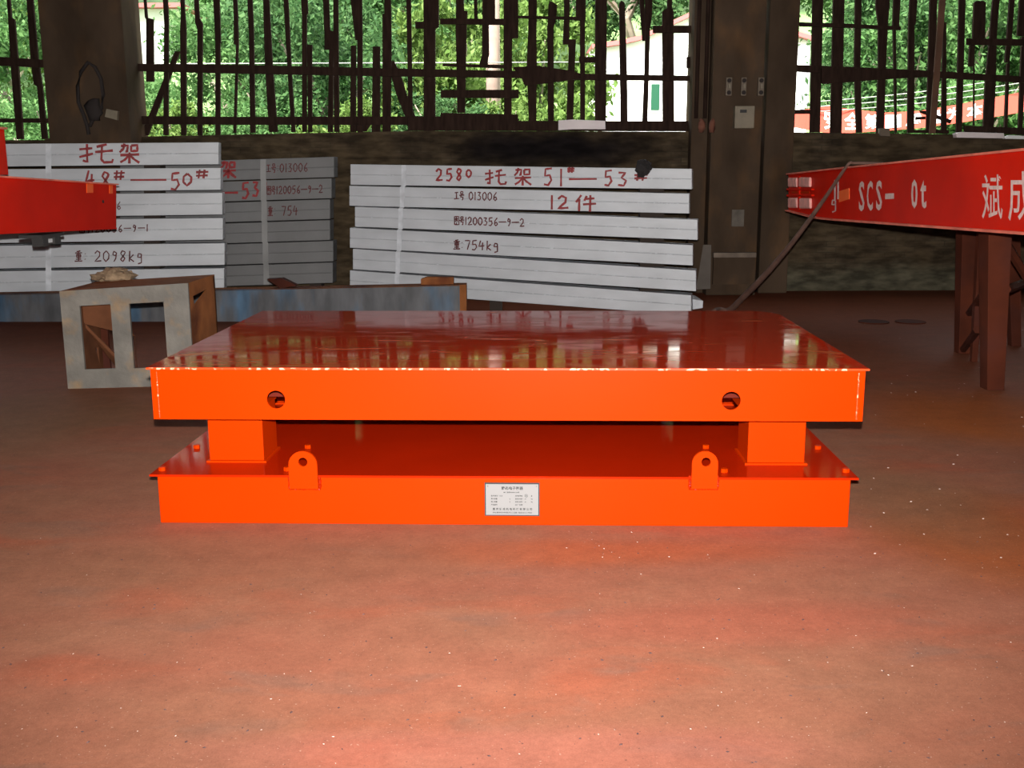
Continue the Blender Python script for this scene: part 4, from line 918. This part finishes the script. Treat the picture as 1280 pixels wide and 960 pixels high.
def under(y):   # underside of the right girder at depth y
    k = (y - bot0.y) / (botE.y - bot0.y); p = bot0 * (1 - k) + botE * k; return p
t = thing('steel_trestle', ground(1262, 470), 'dark rust red steel trestle carrying the right girder', 'trestle')
LEGS = [((1208, 296), (1203, 441), 8.75, .085), ((1243, 297), (1240, 486), 7.15, .10), ((1330, 297), (1345, 486), 7.15, .09), ((1262, 297), (1268, 432), 8.9, .07), ((1226, 300), (1217, 452), 8.3, .04)]
for (tu, tv), (fu, fv), Yl, wl in LEGS:
    f = ground(fu, fv); tp = at(tu, tv, f.y - .05); tp.z = under(tp.y).z - .018
    sgn = [(-1, -1), (1, -1), (1, 1), (-1, 1)]
    lo = [f + Vector((a * wl * .6, b * wl * .6, 0)) for a, b in sgn]; hi = [tp + Vector((a * wl * .8, b * wl * .8, 0)) for a, b in sgn]
    MB().hexa([lo[0], lo[1], hi[1], hi[0], lo[3], lo[2], hi[2], hi[3]]).build('leg', M['rust_dark'], t, bevel=.004)
for y_ in (7.1, 8.75):
    p = under(y_); zt = p.z - .017; MB().box(p.x + .75, p.x + 1.02, y_ - .09, y_ + .09, zt - .07, zt - .001).build('top_beam', M['rust_dark'], t, bevel=.004)
for (u0, v0, y0_), (u1, v1, y1_) in (((1230, 366, 7.9), (1212, 391, 8.6)), ((1222, 412, 7.9), (1203, 438, 8.7)), ((1258, 305, 7.3), (1300, 372, 7.6)), ((1258, 362, 7.3), (1285, 352, 8.2))):
    a, b = at(u0, v0, y0_), at(u1, v1, y1_); MB().tube([a, b], .032, 6).build('brace', M['rust_dark'], t)
gy = 3.2; gp = under(gy); trestle(gp.x + .5, gy, gp.z - .018, 'rust red trestle carrying the near end of the right girder, outside the picture', .5)
gy = 5.6; kk = (gy - lb.y) / (lbE.y - lb.y); gp = lb * (1 - kk) + lbE * kk; trestle(gp.x - .17, gy, gp.z - .012, 'rust red trestle carrying the left girder, outside the picture')

# hose hanging over the right girder
h0 = RG(1064, 206.5) - out * .03; h1 = ground(912, 387.5, .03)
pp = [h0 + out * .30 + Vector((0, 0, .012)), h0 + out * .06 + Vector((0, 0, .018))] + [h0 * (1 - t) + h1 * t - Vector((0, 0, .10 * math.sin(math.pi * t))) for t in (0, .12, .25, .4, .55, .7, .85, 1)]
e = pp[-1]; pp += [e + Vector((-.12, .0, 0)), e + Vector((-.20, -.15, 0))]
def smooth(pts, n=5):
    o = []
    for i in range(len(pts) - 1):
        p0, p1, p2, p3 = pts[max(i - 1, 0)], pts[i], pts[i + 1], pts[min(i + 2, len(pts) - 1)]
        for k in range(n):
            t = k / n; o.append(.5 * ((2 * p1) + (p2 - p0) * t + (2 * p0 - 5 * p1 + 4 * p2 - p3) * t * t + (3 * p1 - p0 - 3 * p2 + p3) * t ** 3))
    return o + [pts[-1]]
sp = smooth(pp); n_ = len(sp); tag(MB().tube(sp, [.013 + .020 * min(1, max(0, i / n_ - .2) * 2.2) for i in range(n_)], 8).build('hose', M['cable'], smooth=True), 'brown hose hanging from the right red girder down to the floor', 'hose')

# debris on the floor
def chips(name, n, size, m, label, cat, region, seed):
    rr = random.Random(seed); mb2 = MB()
    for k in range(n):
        u = rr.uniform(*region[:2]); v = rr.uniform(*region[2:]); g_ = ground(u, v)
        x, y = g_.x - PX, g_.y - PY
        if -1.6 < x < 1.6 and -.02 < y < 2.0: continue
        s_ = size * rr.uniform(.5, 1.7) ; a = rr.uniform(0, 6.28)
        c_, s2 = math.cos(a) * s_, math.sin(a) * s_; q = rr.uniform(.3, .8); hh_ = s_ * .5
        f_ = [(g_.x + c_, g_.y + s2, .0005), (g_.x - s2 * q, g_.y + c_ * q, .0005), (g_.x - c_, g_.y - s2, .0005), (g_.x + s2 * q, g_.y - c_ * q, .0005)]
        n0 = len(mb2.v); mb2.v += f_ + [(g_.x, g_.y, hh_)]; mb2.f += [(n0, n0 + 1, n0 + 4), (n0 + 1, n0 + 2, n0 + 4), (n0 + 2, n0 + 3, n0 + 4), (n0 + 3, n0, n0 + 4), (n0 + 3, n0 + 2, n0 + 1, n0)]
    return tag(mb2.build(name, m), label, cat, kind='stuff')
M['chip'] = mat('pale_chips', (.55, .42, .36), .6); M['chipd'] = mat('dark_grit', (.06, .03, .03), .7)
chips('pale_chips', 130, .0025, M['chip'], 'tiny pale chips scattered over the red floor', 'debris', (0, 1280, 670, 958), 1)
chips('dark_grit', 230, .0042, M['chipd'], 'tiny dark grit scattered over the red floor', 'debris', (0, 1280, 670, 958), 2)
chips('white_flakes', 60, .005, M['chip'], 'white flakes on the floor right of the platform', 'debris', (1080, 1280, 385, 700), 3)
chips('paint_flakes', 16, .0035, M['chip'], 'white paint flakes before the right half of the platform', 'debris', (690, 900, 662, 700), 4)
for u, lab in ((1092, 'flat dusty steel disc on the floor behind the platform, left one'), (1138, 'flat dusty steel disc on the floor behind the platform, right one')):
    c = ground(u, 403); tag(MB().tube([(c.x, c.y, .001), (c.x, c.y, .012)], .15, 24).build('steel_disc', M['rust_dark']), lab, 'disc')

# ================================================================== OUTSIDE
S(MB().box(-60, 60, WY + .3, 32, -.3, -.1).build('ground_outside', M['grass']))
S(MB().hexa([(-60, 32, -.3), (60, 32, -.3), (60, 32, -.1), (-60, 32, -.1), (-60, 75, -.3), (60, 75, -.3), (60, 75, 17), (-60, 75, 17)]).build('hillside', M['grass']))
def px_prism(name, pts, Y, th, m, par): 
    f = [at(u, v, Y) for u, v in pts]; return MB().prism(f, [(p.x, Y + th, p.z) for p in f]).build(name, m, par)
HY = 33.
H = thing('white_house', (at(880, 200, HY).x, HY, -.1), 'overexposed white gabled house behind the right part of the middle window', 'house')
zb = at(800, 165, HY).z; 
f = [at(739, 62, HY), at(775, 57, HY), at(800, 51, HY), at(866, 20, HY), at(905, 8, HY), at(960, 36, HY), at(1013, 52, HY)]
gx0, gx1 = f[0].x, f[-1].x
loop = [Vector((gx0, HY, -.1))] + f + [Vector((gx1, HY, -.1))]; loop = loop[::-1]
MB().prism(loop, [(p.x, HY + 7, p.z) for p in loop]).build('wall', M['whiteout'], H)
rf = MB()
for a_, b_ in zip(f[:-1], f[1:]):
    rf.hexa([a_ + Vector((0, -.3, 0)), b_ + Vector((0, -.3, 0)), b_ + Vector((0, -.3, .13)), a_ + Vector((0, -.3, .13)), a_ + Vector((0, 7.3, 0)), b_ + Vector((0, 7.3, 0)), b_ + Vector((0, 7.3, .13)), a_ + Vector((0, 7.3, .13))])
rf.build('roof', M['housered'], H)
a_, b_ = at(810.5, 140, HY), at(827, 103, HY)
wf = MB().box(a_.x, b_.x, HY - .06, HY, a_.z, b_.z).build('window_frame', M['whiteout'], H)
MB().box(a_.x + .06, b_.x - .06, HY - .075, HY - .06, a_.z + .05, b_.z - .05).build('pane', M['greenglass'], wf)

a_, b_ = at(996, 137, HY), at(1012, 90, HY); MB().box(a_.x + .1, b_.x, HY - .06, HY, a_.z, b_.z).build('shutter', mat('grey_lilac_shutter', (.2, .19, .22), .7), H)

H2 = thing('pink_house', (at(190, 200, 48).x, 48, -.1), 'pale house with a pink roof edge seen at the top left of the middle window', 'house')
px_prism('wall', [(150, 200), (206, 200), (206, 20), (228, 12), (228, 6), (206, 8), (150, 8)][::1], 48, 5, M['whiteout'], H2)
px_prism('roof', [(148, 9), (229, 9), (226, 3), (150, 4)], 47.5, 6, M['housered'], H2)
H3 = thing('brick_shed', (at(525, 200, 44).x, 44, -.1), 'faded brick shed half hidden by leaves behind the middle window', 'shed')
px_prism('wall', [(345, 200), (378, 200), (378, 45), (345, 45)], 44, 3, M['pinkwall'], H3); px_prism('annex', [(480, 160), (540, 160), (538, 30), (500, 5), (480, 20)], 44, 4, M['brickred'], H3)
px_prism('roof', [(343, 46), (381, 46), (379, 40), (346, 40)], 43.8, 3.4, M['pinkwall'], H3)
# utility pole and wires
p0, p1 = at(617, 160, 22), at(617, 0, 22)
t = thing('utility_pole', (p0.x, 22, -.1), 'pinkish concrete utility pole outside the middle window', 'pole')
MB().tube([(p0.x, 22, -.1), (p0.x, 22, 8.5)], [.16, .12], 12).build('shaft', M['concretepole'], t, smooth=True)
MB().box(p0.x - .8, p0.x + .8, 21.85, 21.95, 7.9, 8.0).build('cross_arm', M['timber'], t)
WYR = 21.82
pl_, pr_ = at(112, 78, WYR), at(751, 78, WYR); pl_.z = pr_.z = at(640, 78, WYR).z
tag(MB().tube([pl_, at(617, 78.2, WYR), pr_], .011, 5).build('wire', M['wire']), 'thin pale cable stretched across outside the middle window', 'cable')
for q, lab in ((pl_, 'timber post holding the left end of the pale cable'), (pr_, 'timber post holding the right end of the pale cable')):
    tag(MB().tube([(q.x, WYR + .04, -.1), (q.x, WYR + .04, q.z + .1)], .04, 8).build('cable_post', M['timber']), lab, 'post')
for k, (va, vb) in enumerate(((128, 100), (134, 108), (122, 92))):
    a_, b_ = at(985, va + 8, 22.95), at(1300, vb, 22.95); m2 = (a_ + b_) / 2 - Vector((0, 0, .08)); tag(MB().tube(smooth([a_, m2, b_], 6), .010, 5).build('wire', M['wire']), ('middle', 'lowest', 'highest')[k] + ' of three thin cables rising to the right above the red banner', 'cable', 'cables above the banner')
# red banner with white characters
BY = 23.
ctl = [(985, 141, 158), (1030, 132, 166), (1060, 136, 166.5), (1107, 141, 163.5), (1150, 138.5, 160), (1200, 130, 153.5), (1262, 118, 143), (1300, 110, 136)]
def BT(u, k, off=0.):
    for i in range(len(ctl) - 1):
        if u <= ctl[i + 1][0] or i == len(ctl) - 2:
            s_ = (u - ctl[i][0]) / (ctl[i + 1][0] - ctl[i][0]); t_ = ctl[i][1] + (ctl[i + 1][1] - ctl[i][1]) * s_; b_ = ctl[i][2] + (ctl[i + 1][2] - ctl[i][2]) * s_; break
    return at(u, b_ + (t_ - b_) * k, BY - off + .04 * math.sin(u * .08))
r = thing('red_banner', at(1130, 160, BY), 'long red cloth banner with white characters hung outside the right window', 'banner')
m_ = MB(); us = list(range(985, 1301, 7))
for u in us: m_.v += [tuple(BT(u, 0)), tuple(BT(u, 1))]
for i in range(len(us) - 1): m_.f.append((2 * i, 2 * i + 2, 2 * i + 3, 2 * i + 1))
o = m_.build('cloth', M['banner'], r); sm = o.modifiers.new('thick', 'SOLIDIFY'); sm.thickness = .01
tx = MB()
for i, ch in enumerate('安全第一质量为本'):
    u = 1030 + i * 25.5; tx = MB(); text_on(tx, ch, lambda a, b: BT(a, b, .02), u, .14, u + 20, .86); tx.build('character', M['bannerwhite'], r)
for u in (985, 1300):
    p = BT(u, 1); tag(MB().tube([(p.x, BY, -.1), (p.x, BY, p.z + .75)], .05, 8).build('banner_post', M['concretepole']), ('left' if u < 1000 else 'right') + ' post holding the red banner outside', 'post')

# trees: crowns of separate real leaves
def crown_mesh(name, n, rx, rz, leaf, nclump, m, seed, droop=.0):
    g_ = np.random.default_rng(seed)
    d = g_.normal(size=(nclump, 3)); d /= np.linalg.norm(d, axis=1)[:, None]; d *= (g_.random(nclump) ** .45)[:, None]
    cc = d * np.array([rx, rx, rz])
    idx = g_.integers(0, nclump, n); c = cc[idx] + g_.normal(size=(n, 3)) * np.array([rx * .115, rx * .115, rz * .085])
    a = g_.normal(size=(n, 3)); a[:, 2] -= droop; a /= np.linalg.norm(a, axis=1)[:, None]
    b = np.cross(a, g_.normal(size=(n, 3))); b /= np.linalg.norm(b, axis=1)[:, None]
    L_ = (leaf * g_.uniform(.6, 1.4, n))[:, None]
    v = np.stack([c - a * L_, c + b * L_ * .42, c + a * L_, c - b * L_ * .42], 1).reshape(-1, 3)
    me = bpy.data.meshes.new(name); me.vertices.add(4 * n); me.vertices.foreach_set('co', v.ravel().astype(np.float32))
    me.loops.add(4 * n); me.loops.foreach_set('vertex_index', np.arange(4 * n, dtype=np.int32)); me.polygons.add(n)
    me.polygons.foreach_set('loop_start', np.arange(0, 4 * n, 4, dtype=np.int32)); me.update(calc_edges=True); me.materials.append(m); return me
crowns = [crown_mesh('foliage', 22000, 2.6, 3.0, .085, 42, M['leafA'], 1), crown_mesh('foliage', 22000, 2.4, 3.2, .085, 38, M['leafC'], 2), crown_mesh('foliage', 15000, 2.2, 2.8, .11, 30, M['leafB'], 3, .9)]
def trunk_mesh(hh_, seed):
    rr = random.Random(seed); m_ = MB(); pts = [Vector((0, 0, 0))]
    for k in range(1, 6): pts.append(Vector((rr.uniform(-.12, .12) * k, rr.uniform(-.1, .1) * k, hh_ * k / 5)))
    m_.tube(pts, [.17, .14, .12, .10, .07, .04], 7)
    for k in range(5):
        q = pts[2 + k % 3]; a = rr.uniform(0, 6.28); m_.tube([q, q + Vector((math.cos(a) * .9, math.sin(a) * .9, .8)), q + Vector((math.cos(a) * 1.6, math.sin(a) * 1.6, 1.9))], [.07, .05, .02], 5)
    me = bpy.data.meshes.new('trunk'); me.from_pydata(m_.v, [], m_.f); me.materials.append(M['bark']); return me
trunks = [trunk_mesh(4.2, 1), trunk_mesh(4.6, 2)]
def tree(x, y, z, s_, kind, label, group=None, name='leafy_tree', ch=4.0, sz=1.):
    t = thing(name, (x, y, z), label, 'tree' if name != 'bush' else 'bush', group)
    o = bpy.data.objects.new('trunk', trunks[kind % 2]); COL.objects.link(o); o.parent = t; o.scale = (s_, s_, s_)
    o = bpy.data.objects.new('foliage', crowns[kind]); COL.objects.link(o); o.parent = t; o.location = (0, 0, ch * s_); o.scale = (s_, s_, s_ * sz); o.rotation_euler = (0, 0, random.uniform(0, 6.28)); o['kind'] = 'stuff'
def hz(y): return -.1 if y < 32 else -.1 + (y - 32) * 17.1 / 43
GT = 'trees on the slope outside'
rt = random.Random(11)
for row, (Y, n, s0) in enumerate(((37, 12, 1.1), (45, 11, 1.45), (55, 10, 1.75))):
    half = Y * .66
    for i in range(n):
        x = -half + 2 * half * (i + .5 + rt.uniform(-.25, .25)) / n; y = Y + rt.uniform(-1.5, 1.5)
        if row == 0 and at(700, 0, y).x < x < at(1050, 0, y).x or row < 2 and at(60, 0, y).x < x < at(260, 0, y).x: continue
        k = rt.choice((0, 0, 1, 2 if row == 0 else 1))
        tree(x, y, hz(y), s0 * rt.uniform(.9, 1.15), k, 'green leafy tree on the slope behind the barred windows', GT)
for u, Y, k, s_, lab in ((20, 25, 0, .9, 'green tree outside the leftmost window'), (322, 27, 0, .95, 'green tree outside left part of the middle window'), (200, 31, 0, .62, 'small green tree in front of the pink roofed house'), (400, 25, 1, .9, 'dark green tree outside the left half of the middle window'),
                         (575, 26, 2, .85, 'yellow green tree behind the utility pole, left of it'), (668, 30, 2, .95, 'yellow green tree just left of the white house'), (1122, 28, 1, .95, 'dark green tree above the left part of the red banner'), (1190, 27, 0, 1.0, 'green tree above the right part of the red banner'), (1330, 26, 0, .95, 'green tree outside beyond the right edge')):
    p = at(u, 150, Y); tree(p.x, Y, -.1, s_, k, lab)
for i, u in enumerate((60, 210, 330, 450, 560, 636)):
    p = at(u, 165, 20.5); tree(p.x, 20.5 + .3 * (i % 3), -.1, .52, (0, 2, 0, 2, 1, 2)[i], 'low bush outside the windows, ' + ('beyond the leftmost window', 'just right of the left column', 'left of the leaning brace', 'behind the right-hand leaning brace', 'left of the utility pole foot', 'right of the utility pole foot')[i], 'bushes outside the windows', 'bush', 3.4, .8)
